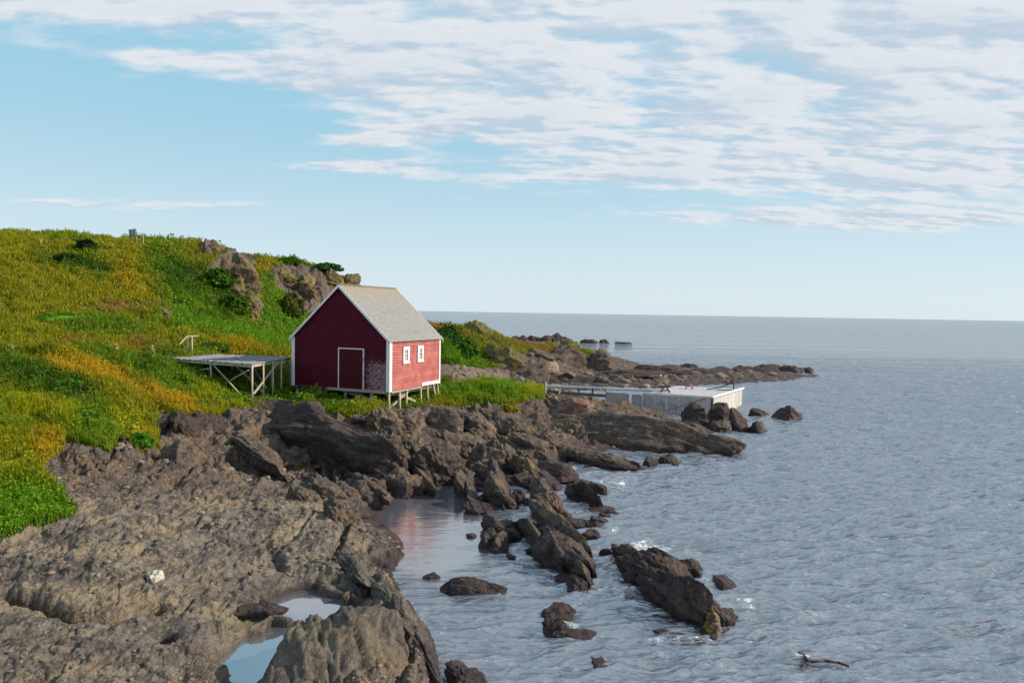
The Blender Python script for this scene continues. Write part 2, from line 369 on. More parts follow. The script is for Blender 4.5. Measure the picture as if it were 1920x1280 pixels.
class MB:
    def __init__(s): s.v = []; s.f = []
    def add(s, vs, fs):
        b = len(s.v); s.v += [tuple(map(float, v)) for v in vs]; s.f += [tuple(i+b for i in f) for f in fs]; return s
    def box(s, x0, x1, y0, y1, z0, z1):
        return s.add([(x0,y0,z0),(x1,y0,z0),(x1,y1,z0),(x0,y1,z0),(x0,y0,z1),(x1,y0,z1),(x1,y1,z1),(x0,y1,z1)],
                     [(0,3,2,1),(4,5,6,7),(0,1,5,4),(1,2,6,5),(2,3,7,6),(3,0,4,7)])
    def bar(s, a, b, w=.08, h=None, n=0, taper=1.0):
        h = h or w; a = Vector(a); b = Vector(b); d = (b-a).normalized()
        ref = Vector((0, 0, 1)) if abs(d.z) < .9 else Vector((1, 0, 0))
        x = d.cross(ref).normalized(); y = x.cross(d).normalized()
        if n:
            vs = []
            for e, sc in ((a, 1), (b, taper)):
                for k in range(n):
                    t = 2*math.pi*k/n; vs.append(e+x*math.cos(t)*w*.5*sc+y*math.sin(t)*w*.5*sc)
            fs = [(k, (k+1) % n, n+(k+1) % n, n+k) for k in range(n)]+[tuple(range(n-1, -1, -1)), tuple(range(n, 2*n))]
            return s.add(vs, fs)
        vs = []
        for e in (a, b):
            for sx, sy in ((-1,-1),(1,-1),(1,1),(-1,1)): vs.append(e+x*sx*w/2+y*sy*h/2)
        return s.add(vs, [(0,1,2,3)[::-1],(4,5,6,7),(0,1,5,4),(1,2,6,5),(2,3,7,6),(3,0,4,7)])
    def path(s, pts, w, n=8):
        for a, b in zip(pts[:-1], pts[1:]): s.bar(a, b, w, n=n)
        return s
    def build(s, name, mat=None, parent=None, bevel=0.0, smooth=False):
        me = bpy.data.meshes.new(name); me.from_pydata(s.v, [], s.f); me.update()
        import bmesh
        bm = bmesh.new(); bm.from_mesh(me); bmesh.ops.recalc_face_normals(bm, faces=bm.faces); bm.to_mesh(me); bm.free()
        if mat: me.materials.append(mat)
        if smooth:
            for p in me.polygons: p.use_smooth = True
        o = bpy.data.objects.new(name, me); COL.objects.link(o)
        if parent: o.parent = parent
        if bevel:
            b = o.modifiers.new('b', 'BEVEL'); b.width = bevel; b.segments = 2; b.limit_method = 'ANGLE'
        return o
# ------------------------------------------------------------------ materials
def newmat(name):
    m = bpy.data.materials.new(name); m.use_nodes = True; nt = m.node_tree; nt.nodes.clear(); N = NT(nt)
    out = N.n('ShaderNodeOutputMaterial'); b = N.n('ShaderNodeBsdfPrincipled'); nt.links.new(b.outputs[0], out.inputs[0])
    return m, N, b, out
def bump(N, b, h, dist, strength=1.0, normal=None):
    bp = N.n('ShaderNodeBump'); bp.inputs['Strength'].default_value = strength; bp.inputs['Distance'].default_value = dist
    N.put(bp.inputs['Height'], h)
    if normal is not None: N.put(bp.inputs['Normal'], normal)
    if b is not None: N.put(b.inputs['Normal'], bp.outputs[0])
    return bp.outputs[0]
def rock_mat(name, c1, c2, c3, wet=True, moss=False, lichen=0.3, terrain=False, scale=1.0, speck=True):
    m, N, b, out = newmat(name)
    geo = N.n('ShaderNodeNewGeometry'); pos = geo.outputs['Position']
    sp = N.n('ShaderNodeSeparateXYZ', i_0=pos); z = sp.outputs[2]
    n1 = N.noise(pos, 0.55*scale, 5, .62); n2 = N.noise(pos, 2.3*scale, 8, .72, .5); n3 = N.noise(pos, 9*scale, 7, .78)
    st = N.noise(N.rotz(pos, R_(-21), (6.0, .9, 4.0)), 1.1*scale, 6, .62, .5); st2 = N.noise(N.rotz(pos, R_(-21), (9.0, .8, 9.0)), 2.4*scale, 4, .6, .6)
    if terrain:
        tn = N.n('ShaderNodeAttribute', attribute_name='tone').outputs['Fac']
        c1 = N.mix(tn, (.078, .056, .048), c1); c2m = N.mix(tn, (.135, .098, .076), c2); c3m = N.mix(tn, (.17, .115, .070), c3)
    else: c2m, c3m = c2, c3
    c = N.mix(N.sm(n2, .40, .60), c1, c2m)
    c = N.mix(N.m('MULTIPLY', N.sm(n1, .46, .60), .85), c, c3m)
    gy = N.noise(pos, 1.05*scale, 6, .66, .4)
    c = N.mix(N.m('MULTIPLY', N.sm(gy, .50, .60), .75), c, (.105, .088, .088))
    c = N.mix(N.m('MULTIPLY', N.sm(n3, .50, .68), .60), c, tuple(v*1.7 for v in c2))
    c = N.mix(N.m('MULTIPLY', N.sm(n3, .47, .32), .80), c, (.032, .025, .024))
    c = N.mix(N.m('MULTIPLY', N.sm(st, .52, .60), .6), c, (.040, .031, .030))
    cr = N.n('ShaderNodeTexVoronoi', feature='DISTANCE_TO_EDGE', i_Scale=1.0)
    wp = N.n('ShaderNodeVectorMath', operation='ADD', i_0=N.rotz(pos, R_(-21), (1.7*scale, .8*scale, 1.5*scale)), i_1=N.vmul(N.n('ShaderNodeTexNoise', i_Vector=pos, i_Scale=2.0, i_Detail=4.0).outputs['Color'], (.9, .9, .9)))
    N.put(cr.inputs['Vector'], wp.outputs[0])
    crack = N.m('MULTIPLY', N.sm(cr.outputs['Distance'], .035, .0), N.sm(gy, .42, .52))
    c = N.mix(N.m('MULTIPLY', crack, .40), c, (.022, .018, .018))
    # lichen and rust stains
    l = N.noise(pos, 1.9, 6, .7, .6)
    c = N.mix(N.m('MULTIPLY', N.sm(l, .60, .72), lichen), c, (.30, .17, .055))
    l2 = N.noise(N.vmul(pos, (1, 1, 1.3)), 1.45, 6, .7, .8)
    c = N.mix(N.m('MULTIPLY', N.sm(l2, .62, .75), lichen*.8), c, (.27, .25, .14))
    if speck:
        vo = N.n('ShaderNodeTexVoronoi', i_Vector=pos, i_Scale=7.0*scale)
        sz = N.m('MULTIPLY', vo.outputs['Color'], .17)
        c = N.mix(N.m('MULTIPLY', N.m('LESS_THAN', vo.outputs['Distance'], N.m('SUBTRACT', sz, .04)), .8), c, (.42, .38, .31))
    rough = .92
    if moss:
        nz = N.n('ShaderNodeSeparateXYZ', i_0=geo.outputs['Normal']).outputs[2]
        mk = N.sm(N.m('ADD', nz, N.m('MULTIPLY', N.m('SUBTRACT', n2, .5), 2.2)), .35, .70)
        c = N.mix(N.m('MULTIPLY', mk, .85), c, N.mix(N.sm(n3, .4, .6), (.055, .085, .008), (.19, .18, .02)))
    if wet:
        zn = N.m('ADD', z, N.m('MULTIPLY', N.m('SUBTRACT', n1, .5), .7))
        w = N.sm(zn, .62, .10)
        c = N.mix(w, c, N.mix(N.sm(n2, .4, .6), (.030, .020, .022), (.075, .045, .045)))
        rough = N.m('SUBTRACT', .9, N.m('MULTIPLY', w, .45))
    if terrain:
        at = N.n('ShaderNodeAttribute', attribute_name='rock'); ab = N.n('ShaderNodeAttribute', attribute_name='beach')
        soil = N.mix(N.sm(n2, .4, .6), (.030, .042, .008), (.060, .060, .018))
        c = N.mix(N.sm(at.outputs['Fac'], .35, .65), soil, c)
        pv = N.n('ShaderNodeTexVoronoi', i_Vector=pos, i_Scale=5.0)
        peb = N.mix(pv.outputs['Color'], (.10, .075, .06), (.27, .21, .17))
        c = N.mix(ab.outputs['Fac'], c, peb)
    N.put(b.inputs['Base Color'], c); N.put(b.inputs['Roughness'], rough)
    b.inputs['Specular IOR Level'].default_value = .3
    h = N.m('ADD', N.m('ADD', N.m('MULTIPLY', n2, .7), N.m('MULTIPLY', crack, -.18)), N.m('ADD', N.m('MULTIPLY', n3, .40), N.m('ADD', N.m('MULTIPLY', st, .7), N.m('MULTIPLY', st2, .35))))
    nrm = bump(N, None, h, .15/scale, 1.0)
    fine = N.noise(pos, 38*scale, 5, .7)
    bump(N, b, fine, .018, .8, nrm)
    return m
M = {}
M['terrain'] = rock_mat('shore rock and soil', (.115, .102, .095), (.235, .202, .162), (.300, .240, .155), terrain=True, lichen=.6)
M['rock'] = rock_mat('brown rock', (.080, .060, .053), (.160, .122, .094), (.215, .155, .100), lichen=.35)
M['darkrock'] = rock_mat('dark rock', (.045, .032, .032), (.080, .058, .054), (.10, .070, .055), lichen=.15)
M['purple'] = rock_mat('purple wet rock', (.065, .044, .046), (.115, .080, .078), (.15, .105, .072), lichen=.25)
M['cliff'] = rock_mat('hill cliff rock', (.16, .105, .062), (.30, .205, .12), (.17, .15, .03), wet=False, lichen=.8, speck=False, moss=True)
M['pale'] = rock_mat('pale stone', (.55, .53, .46), (.72, .70, .62), (.60, .58, .50), wet=False, lichen=.05, speck=False)
def wood_mat(name, c1, c2, rough=.85, grain=(30, 30, 2), moss=None):
    m, N, b, out = newmat(name); tc = N.n('ShaderNodeTexCoord'); g = N.n('ShaderNodeNewGeometry')
    n = N.noise(N.vmul(tc.outputs['Object'], grain), 1.0, 5, .6); n2 = N.noise(tc.outputs['Object'], 1.3, 4, .6)
    c = N.mix(N.sm(n, .35, .65), c1, c2); c = N.mix(N.m('MULTIPLY', N.sm(n2, .5, .7), .4), c, tuple(v*.6 for v in c1))
    if moss: c = N.mix(N.m('MULTIPLY', N.sm(N.noise(tc.outputs['Object'], 2.6, 6, .7), .52, .68), .7), c, moss)
    N.put(b.inputs['Base Color'], c); b.inputs['Roughness'].default_value = rough; b.inputs['Specular IOR Level'].default_value = .2
    bump(N, b, n, .004, .6); return m
M['wood'] = wood_mat('weathered grey wood', (.26, .23, .19), (.40, .36, .31))
M['post'] = wood_mat('pale post wood', (.38, .34, .25), (.56, .50, .38))
M['deck'] = wood_mat('grey deck boards', (.20, .205, .23), (.31, .315, .34), grain=(3, 30, 10))
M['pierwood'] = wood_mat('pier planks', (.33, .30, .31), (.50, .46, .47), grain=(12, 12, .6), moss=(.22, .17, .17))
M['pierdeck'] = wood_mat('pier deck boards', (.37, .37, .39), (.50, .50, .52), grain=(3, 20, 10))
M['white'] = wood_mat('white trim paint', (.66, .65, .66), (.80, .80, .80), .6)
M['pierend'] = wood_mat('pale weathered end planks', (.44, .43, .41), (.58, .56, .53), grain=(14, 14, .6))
M['redmetal'] = wood_mat('faded red paint', (.30, .13, .14), (.42, .22, .23), .7)
M['rust'] = wood_mat('rusty iron', (.05, .035, .035), (.12, .07, .06), .7)
M['bluegrey'] = wood_mat('blue grey bench paint', (.10, .15, .19), (.16, .22, .27), .7)
M['dark'] = wood_mat('shadowed timber', (.10, .08, .07), (.2, .17, .14))
def red_mat(name, c1, c2, peel):
    m, N, b, out = newmat(name); tc = N.n('ShaderNodeTexCoord'); o = tc.outputs['Object']
    n = N.noise(o, 1.6, 5, .6); n2 = N.noise(N.vmul(o, (2.2, 2.2, 40)), 1.0, 4, .6)
    c = N.mix(N.sm(n, .35, .65), c1, c2); c = N.mix(N.m('MULTIPLY', N.sm(n2, .5, .75), .35), c, tuple(min(1, v*1.5+.02) for v in c2))
    pn = N.noise(N.vmul(o, (3.5, 3.5, 22)), 1.2, 6, .75)
    sp = N.n('ShaderNodeSeparateXYZ', i_0=o)
    if peel:
        msk = N.m('MULTIPLY', N.sm(sp.outputs[0], -1.9, -1.1), N.sm(sp.outputs[2], 2.0, 1.2))
        th = N.m('ADD', N.m('SUBTRACT', pn, .5), N.m('MULTIPLY', msk, .17))
        pk = N.m('MULTIPLY', N.sm(th, .12, .20), N.m('ADD', .35, N.m('MULTIPLY', msk, .5)))
    else: pk = N.m('MULTIPLY', N.sm(pn, .66, .74), .6)
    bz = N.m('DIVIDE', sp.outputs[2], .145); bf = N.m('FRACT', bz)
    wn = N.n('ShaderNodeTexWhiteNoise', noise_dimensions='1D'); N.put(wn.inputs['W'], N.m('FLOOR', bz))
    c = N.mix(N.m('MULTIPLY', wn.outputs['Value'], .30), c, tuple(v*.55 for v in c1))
    c = N.mix(N.m('MULTIPLY', N.sm(bf, .80, .97), .85), c, tuple(v*.28 for v in c1))  # shadow under each board's lip painted in as a dark seam
    c = N.mix(pk, c, (.36, .25, .30))
    N.put(b.inputs['Base Color'], c); b.inputs['Roughness'].default_value = .7; b.inputs['Specular IOR Level'].default_value = .15
    bump(N, b, n2, .004, .5); return m
M['red'] = red_mat('shade darkened red clapboard', (.070, .0022, .012), (.092, .0040, .017), True)  # gable's shade is put into this red; side wall wears the same paint
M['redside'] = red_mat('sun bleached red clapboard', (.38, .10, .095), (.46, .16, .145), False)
M['door'] = wood_mat('dark red door paint', (.048, .002, .006), (.065, .003, .008), .6)
def roof_mat():
    m, N, b, out = newmat('weathered roof shingles'); tc = N.n('ShaderNodeTexCoord'); o = tc.outputs['Object']; sp = N.n('ShaderNodeSeparateXYZ', i_0=o)
    n = N.noise(N.vmul(o, (3, 9, 3)), 1.6, 6, .7); n2 = N.noise(o, 1.4, 6, .7)
    br = N.n('ShaderNodeTexVoronoi', i_Vector=N.vmul(o, (5.5, 7.0, 5.5)), i_Scale=1.0)
    c = N.mix(N.sm(n, .35, .65), (.205, .20, .20), (.32, .315, .31))
    c = N.mix(N.m('MULTIPLY', br.outputs['Color'], .35), c, (.17, .165, .16))
    top = N.sm(N.m('ADD', sp.outputs[2], N.m('MULTIPLY', n2, 1.8)), 5.4, 6.5)
    c = N.mix(N.m('MULTIPLY', top, .45), c, (.30, .22, .13))
    c = N.mix(N.m('MULTIPLY', N.sm(n2, .55, .7), .35), c, (.19, .16, .11))
    N.put(b.inputs['Base Color'], c); b.inputs['Roughness'].default_value = .9
    bump(N, b, n, .01, .7); return m
M['roof'] = roof_mat()
def glass_mat():
    m, N, b, out = newmat('window glass'); b.inputs['Base Color'].default_value = (.16, .19, .22, 1); b.inputs['Roughness'].default_value = .08; return m
M['glass'] = glass_mat()
def veg_mat():
    m, N, b, out = newmat('vegetation'); at = N.n('ShaderNodeAttribute', attribute_name='Col')
    b.inputs['Roughness'].default_value = .75; b.inputs['Specular IOR Level'].default_value = .15
    N.put(b.inputs['Base Color'], at.outputs['Color'])
    tr = N.n('ShaderNodeBsdfTranslucent'); N.put(tr.inputs[0], at.outputs['Color'])
    mx = N.n('ShaderNodeMixShader'); mx.inputs[0].default_value = .38
    N.nt.links.new(b.outputs[0], mx.inputs[1]); N.nt.links.new(tr.outputs[0], mx.inputs[2]); N.nt.links.new(mx.outputs[0], out.inputs[0])
    return m
M['veg'] = veg_mat()
def water_mat(name, calm_only=False):
    m, N, b, out = newmat(name)
    geo = N.n('ShaderNodeNewGeometry'); pos = geo.outputs['Position']
    ln = N.n('ShaderNodeVectorMath', operation='LENGTH', i_0=pos).outputs['Value']
    cm = N.n('ShaderNodeAttribute', attribute_name='calm').outputs['Fac']; fo = N.n('ShaderNodeAttribute', attribute_name='foam').outputs['Fac']
    b.inputs['IOR'].default_value = 2.8; b.inputs['Specular IOR Level'].default_value = 1.0; 
    q = N.rotz(pos, R_(8), (.40, 1.25, 1))
    a = N.noise(q, 1.5, 6, .62, .5); c = N.noise(q, 5.5, 5, .65, .4); big = N.noise(q, .28, 4, .6)
    rg = N.m('ABSOLUTE', N.m('SUBTRACT', N.noise(N.rotz(pos, R_(10), (.33, 1.2, 1)), 1.1, 4, .55, .7), .5))
    act = N.m('SUBTRACT', 1.0, N.m('MULTIPLY', cm, .96))
    h = N.m('MULTIPLY', N.m('ADD', N.m('MULTIPLY', N.m('SUBTRACT', a, .5), .40), N.m('MULTIPLY', N.m('SUBTRACT', c, .5), .085)), act)
    h = N.m('ADD', h, N.m('MULTIPLY', N.m('SUBTRACT', N.m('MULTIPLY', N.m('SUBTRACT', big, .5), .35), N.m('MULTIPLY', N.m('SUBTRACT', rg, .10), .75)), act))
    ff = N.sm(ln, 45, 160)
    h = N.m('ADD', h, N.m('MULTIPLY', N.m('ADD', N.noise(N.rotz(pos, R_(8), (.10, .42, 1)), .6, 4, .6), N.m('MULTIPLY', N.noise(N.rotz(pos, R_(4), (.02, .12, 1)), .5, 4, .6), 3.5)), N.m('MULTIPLY', ff, 2.2)))
    if not calm_only: bump(N, b, h, 1.0, .8)
    far = N.sm(ln, 30, 400)
    deep = N.mix(far, (.100, .104, .130), (.125, .135, .158))
    fn = N.noise(pos, 3.2, 7, .75, .8)
    fk = N.m('MULTIPLY', N.sm(N.m('ADD', fn, N.m('MULTIPLY', fo, .30)), .70, .86), N.m('MINIMUM', N.m('MULTIPLY', fo, 2.0), .75))
    shal = N.m('MULTIPLY', fo, .5)
    deep = N.mix(shal, deep, (.10, .085, .085))
    col = N.mix(fk, deep, (.75, .78, .80))
    N.put(b.inputs['Base Color'], col)
    N.put(b.inputs['Roughness'], N.m('ADD', N.m('ADD', .055, N.m('MULTIPLY', far, .10)), N.m('MULTIPLY', fk, .5)))
    return m
M['water'] = water_mat('sea water'); M['pool'] = water_mat('still pool water', True)
# ------------------------------------------------------------------ terrain mesh
def grid_faces(nv, nu):
    i = np.arange(nv*nu).reshape(nv, nu)
    return np.stack([i[:-1, :-1], i[:-1, 1:], i[1:, 1:], i[1:, :-1]], -1).reshape(-1, 4)
Fg = grid_faces(NV, NU)
keep = (TZ[Fg] > -0.9).any(1)
Fg = Fg[keep]; used = np.zeros(TX.size, bool); used[Fg.ravel()] = True; idx = np.cumsum(used)-1
terr = mesh_np('terrain', np.stack([TX, TY, TZ], -1)[used], idx[Fg], M['terrain'], attrs={'rock': ('FLOAT', ROCKM[used]), 'beach': ('FLOAT', BEACH[used].astype(float)), 'tone': ('FLOAT', TONE[used])})
tag(terr, kind='structure')
# ------------------------------------------------------------------ red house on stilts
def build_house():
    W, L, H, RISE = 6.4, 5.4, 2.72, 2.86
    c = D(729.5, 733, 36.0); FZ = c[2]
    root = empty('stilt_house', (c[0], c[1], c[2]), R_(-23))
    tag(root, 'dark red clapboard fishing shed with white trim and a grey shingle roof, raised on stilts', 'house')
    mid = -W/2; sl = RISE/(W/2)
    m = MB()     # timber core
    m.add([(-W,0,0),(0,0,0),(0,0,H),(mid,0,H+RISE),(-W,0,H),(-W,L,0),(0,L,0),(0,L,H),(mid,L,H+RISE),(-W,L,H)],
          [(0,1,2,3,4),(9,8,7,6,5),(0,5,6,1),(0,4,9,5)])
    ex = 0.145; k = 0
    while k*ex < H+RISE-.02:
        z0, z1 = k*ex, min((k+1)*ex, H+RISE)
        def lim(z):
            if z <= H: return -W, 0.0
            t = (z-H)/sl; return -W+t, -t
        a0, b0 = lim(z0); a1, b1 = lim(z1)
        j = random.uniform(-.002, .002)
        m.add([(a0,-.048+j,z0),(b0,-.048+j,z0),(b1,-.010,z1),(a1,-.010,z1),(a0,-.004,z0),(b0,-.004,z0)], [(0,1,2,3),(4,5,1,0)])
        k += 1
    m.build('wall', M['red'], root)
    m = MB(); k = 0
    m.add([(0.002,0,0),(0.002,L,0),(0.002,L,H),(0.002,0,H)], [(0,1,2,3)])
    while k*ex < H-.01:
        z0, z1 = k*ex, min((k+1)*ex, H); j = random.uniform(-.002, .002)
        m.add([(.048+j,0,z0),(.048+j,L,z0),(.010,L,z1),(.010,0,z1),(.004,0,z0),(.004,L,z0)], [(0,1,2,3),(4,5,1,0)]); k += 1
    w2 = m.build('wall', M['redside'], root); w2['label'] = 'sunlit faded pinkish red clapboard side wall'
    # roof: two slabs with stepped courses
    m = MB(); ov, ey = 0.16, 0.14
    for sgn in (1, -1):
        n = 22; T = W/2+ov
        for i in range(n):
            t0, t1 = T*i/n, T*(i+1)/n   # distance from ridge
            z0 = H+RISE-t0*sl+.05; z1 = H+RISE-t1*sl+.05
            x0 = mid+sgn*t0; x1 = mid+sgn*t1; th = .028; nd = 14
            sag0 = lambda y, t: -0.03*math.sin(math.pi*y/L)*(1-t/T)+random.uniform(-.004, .004)
            ys = [-ey+(L+2*ey)*q/nd for q in range(nd+1)]
            vs = []
            for y in ys: vs += [(x0,y,z0+sag0(y,t0)),(x1,y,z1+th+sag0(y,t1)),(x1,y,z1-.03)]
            fs = []
            for q in range(nd):
                a = 3*q; fs += [(a,a+1,a+4,a+3) if sgn > 0 else (a+3,a+4,a+1,a),(a+1,a+2,a+5,a+4) if sgn > 0 else (a+4,a+5,a+2,a+1)]
            m.add(vs, fs)
        # underside and gable ends
        z0 = H+RISE+.03; z1 = H+RISE-T*sl+.02; x1 = mid+sgn*T
        m.add([(mid,-ey,z0),(x1,-ey,z1),(x1,L+ey,z1),(mid,L+ey,z0)], [(3,2,1,0)])
    m.box(mid-.09, mid+.09, -ey-.01, L+ey+.01, H+RISE+.045, H+RISE+.085)
    roof = m.build('roof', M['roof'], root)
    for y0, y1 in ((-ey-.03, -ey+.002), (L+ey-.002, L+ey+.03)):
        for sgn in (1, -1):
            m = MB(); T = W/2+ov; z0 = H+RISE+.06; z1 = H+RISE-T*sl+.06; x1 = mid+sgn*T; d = .17
            m.add([(mid,y0,z0),(x1,y0,z1),(x1,y0,z1-d),(mid,y0,z0-d),(mid,y1,z0),(x1,y1,z1),(x1,y1,z1-d),(mid,y1,z0-d)],
                  [(0,1,2,3),(7,6,5,4),(0,4,5,1),(3,2,6,7),(1,5,6,2),(0,3,7,4)])
            m.build('bargeboard', M['white'], roof)
    b = .15
    for (x0, x1, y0, y1) in ((-b, .065, -.065, .0), (-W-.05, -W+b, -.065, 0.0)):
        MB().box(x0, x1, y0, y1, -.06, H-.02).build('corner_board', M['white'], root)
    MB().box(0.0, .066, 0.001, b+.02, -.06, H-.06).build('corner_board', M['white'], root)
    MB().box(0.0, .066, L-.12, L+.03, -.06, H-.06).build('corner_board', M['white'], root)
    # sill boards
    MB().box(-3.95, -.152, -.10, -.002, -.15, -.005).build('sill_board', M['wood'], root)
    MB().box(.003, .07, 3.3, L, -.04, .15).build('sill_board', M['white'], root)
    MB().box(.003, .07, .17, 3.28, -.14, -.03).build('sill_board', M['wood'], root)
    # floor frame
    m = MB()
    for x in (-.2, -2.2, -4.2, -6.2): m.box(x-.08, x+.08, .05, L-.05, -.28, -.001)
    m.box(-W+.02, -.02, .03, L-.03, -.08, .02)
    m.build('floor_frame', M['dark'], root)
    # door
    x0, x1, h = -3.18, -1.62, 2.14
    dm = MB()
    for k in range(8):
        a = x0+(x1-x0)*k/8; dm.box(a+.004, a+(x1-x0)/8-.004, -.075, -.02, .01, h)
    door = dm.build('door', M['door'], root)
    fr = MB(); t = .055
    fr.box(x0-t, x0, -.092, -.01, -.0, h+t); fr.box(x1, x1+t, -.092, -.01, -.0, h+t); fr.box(x0+.001, x1-.001, -.092, -.01, h, h+t)
    fr.build('door_frame', M['white'], door)
    for xx, hx in ((x0, -1), (x1, 1)):
        for zz in (.62, 1.62):
            if hx > 0 or zz < 1: MB().box(xx-.02-(.10 if hx > 0 else 0), xx+.08+(.0 if hx > 0 else .06), -.105, -.094, zz-.03, zz+.03).build('hinge', M['rust'], door)
    # windows
    for yc in (1.56, 3.08):
        wn = MB().box(.02, .055, yc-.2, yc+.2, 1.50, 2.18).build('window', M['white'], root)
        wn['label'] = 'small four pane window with wide white casing'
        MB().box(.056, .064, yc-.15, yc+.15, 1.56, 2.10).build('pane', M['glass'], wn)
        f = MB()
        f.box(.03, .10, yc-.32, yc-.15, 1.44, 2.30); f.box(.03, .10, yc+.15, yc+.32, 1.44, 2.30)
        f.box(.03, .085, yc-.149, yc+.149, 2.12, 2.30); f.box(.03, .10, yc-.32, yc+.36, 1.36, 1.439); f.box(.03,.085,yc-.149,yc+.149,1.44,1.54)
        f.build('frame', M['white'], wn)
        g = MB(); g.box(.066, .082, yc-.015, yc+.015, 1.54, 2.12)
        for zz in (1.70, 1.91): g.box(.066, .081, yc-.149, yc-.016, zz-.012, zz+.012); g.box(.066, .081, yc+.016, yc+.149, zz-.012, zz+.012)
        g.build('muntin', M['white'], wn)
    # stilts
    ca, sa = math.cos(R_(-23)), math.sin(R_(-23))
    def low(x, y):
        return gz(c[0]+ca*x-sa*y, c[1]+sa*x+ca*y)-FZ-.25
    def stilt(x, y, dx, dy, w, mt='post'):
        MB().bar((x, y, -.05), (x+dx, y+dy, low(x+dx, y+dy)), w, n=8, taper=1.1).build('stilt', M[mt], root, smooth=True)
    stilt(-.06, .08, .0, 0, .13); stilt(-.02, 1.05, .02, 0.02, .13); stilt(-.05, 1.85, -.05, 0, .12); stilt(-.02, 3.3, 0, .05, .11)
    stilt(-.1, 4.15, .02, .12, .12); stilt(-.08, 4.8, .1, .35, .12); stilt(-.06, L-.08, .05, 0.1, .10)
    stilt(-1.15, .12, 0, 0, .2, 'wood'); stilt(-2.9, .15, 0, 0, .16, 'wood'); stilt(-4.6, .15, 0, 0, .16, 'wood'); stilt(-6.2, .15, 0, 0, .16)
    for x in (-2.2, -4.2, -6.2):
        for y in (2.6, L-.2): stilt(x, y, 0, 0, .15, 'wood')
    for a, e in (((-3.2, .35, -.22), (-.3, .5, -.85)), ((-.12, .25, -.95), (-.12, 2.4, -.1)), ((-.15, 3.0, -.9), (-.15, .9, -.2)), ((-2.2, .5, -.3), (-1.1, .4, -1.0)), ((-.3, .6, -.75), (-2.2, 2.5, -.75))):
        MB().bar(a, e, .05, .13).build('brace', M['wood'], root)
    return root
build_house()
# ------------------------------------------------------------------ drying platform beside the house
def build_platform():
    z = 4.72
    cf = D(473, 682, 34.5); cl = D(309, 670, 37.9); cr = D(546, 670, 39.4); cb = D(390, 663, 41.5)
    zt = {'f': cf[2], 'l': cl[2], 'r': cr[2], 'b': cb[2]}
    root = empty('drying_platform', (cf[0], cf[1], gz(cf[0], cf[1])))
    tag(root, 'raised wooden fish drying platform on thin posts with cross braces, left of the red shed', 'platform')
    o = np.array([cf[0], cf[1], root.location.z])
    q = lambda u, v, dz=0: ((cf*(1-u)+cl*u)*(1-v)+(cr*(1-u)+cb*u)*v)-o+np.array([0, 0, dz])
    m = MB(); n = 34
    for i in range(n):
        u0, u1 = i/n+.003, (i+1)/n-.003; e0 = random.uniform(-.03, .01); e1 = 1+random.uniform(-.01, .03); w = random.uniform(-.015, .02)
        pts = [q(u0, e0, w), q(u1, e0, w), q(u1, e1, w), q(u0, e1, w)]; t = np.array([0, 0, -.045])
        m.add(pts+[p+t for p in pts], [(0,3,2,1),(4,5,6,7),(0,1,5,4),(1,2,6,5),(2,3,7,6),(3,0,4,7)])
    m.build('deck', M['deck'], root)
    MB().bar(q(.30, .35, .06), q(.47, .62, .05), .09, .05).build('loose_board', M['post'], root)
    for a, b in (((-.0, .02), (1, .02)), ((0, .98), (1, .98)), ((.02, 0), (.02, 1)), ((.5, 0), (.5, 1)), ((.98, 0), (.98, 1))):
        MB().bar(q(*a, -.13), q(*b, -.13), .07, .12).build('beam', M['post'], root)
    def post(u, v, w=.095, mt='post', dx=0, dy=0):
        p = q(u, v, -.08); g = gz(o[0]+p[0]+dx, o[1]+p[1]+dy)-o[2]-.2
        MB().bar(p, (p[0]+dx, p[1]+dy, min(g, p[2]-.2)), w, n=8).build('post', M[mt], root, smooth=True)
    for u, v in ((0, 0), (0, .26), (0, .5), (0, .72), (0, .98)): post(u, v)
    for u, v in ((.46, .02), (.46, .5), (.46, .98), (.25, .5), (.72, .5), (.9, .05), (.75, .95), (.22, .98), (.95, .6), (.16, .35), (.3, .75), (.62, .3), (.85, .4), (.1, .7), (.55, .85)): post(u, v, .085, 'wood' if v > .3 else 'post')
    def br(a, b, w=.055, mt='post'): MB().bar(q(*a), q(*b), w, .05).build('brace', M[mt], root)
    br((.44, .03, -.2), (.10, .05, -1.9)); br((.05, .02, -.35), (.36, .1, -1.25)); br((.46, .02, -.4), (.80, .02, -.75)); br((.95, .02, -.2), (.60, .0, -1.1))
    br((.0, .03, -1.55), (.01, .66, -.15), .09); br((.35, .5, -.6), (.0, .35, -1.9)); br((.4, .5, -1.1), (.62, .5, -.4), .07, 'wood'); br((.0, .7, -.2), (.0, .97, -1.0), .05, 'wood')
    br((.02, .98, -.2), (.2, .98, -1.1), .06, 'wood')
    for a, b in (((.25, .5, -.2), (.05, .45, -1.5)), ((.5, .5, -1.0), (.3, .5, -.2)), ((.72, .5, -.2), (.5, .45, -1.0)), ((.15, .35, -1.2), (.35, .3, -.2)), ((.1, .7, -1.0), (.4, .75, -.2)), ((.6, .85, -.2), (.8, .7, -.7))): br(a, b, .05, 'wood')
build_platform()
def build_rail():
    b = hit(352, 668); d = b[1]
    root = empty('handrail', tuple(b)); tag(root, 'short pale wooden handrail on two posts in the grass above the drying platform', 'handrail')
    o = b
    A, B, C = D(351, 630, d)-o, D(372, 629.5, d+.6)-o, D(337, 645, d-.6)-o
    MB().bar(A, B, .07, .05).build('rail', M['post'], root); MB().bar(A, C, .045, .045).build('rail', M['post'], root)
    for px in (352, 360):
        p = D(px, 631, d+.1)-o; MB().bar(p, (p[0], p[1], p[2]-1.2), .085, n=8).build('post', M['post'], root, smooth=True)
build_rail()
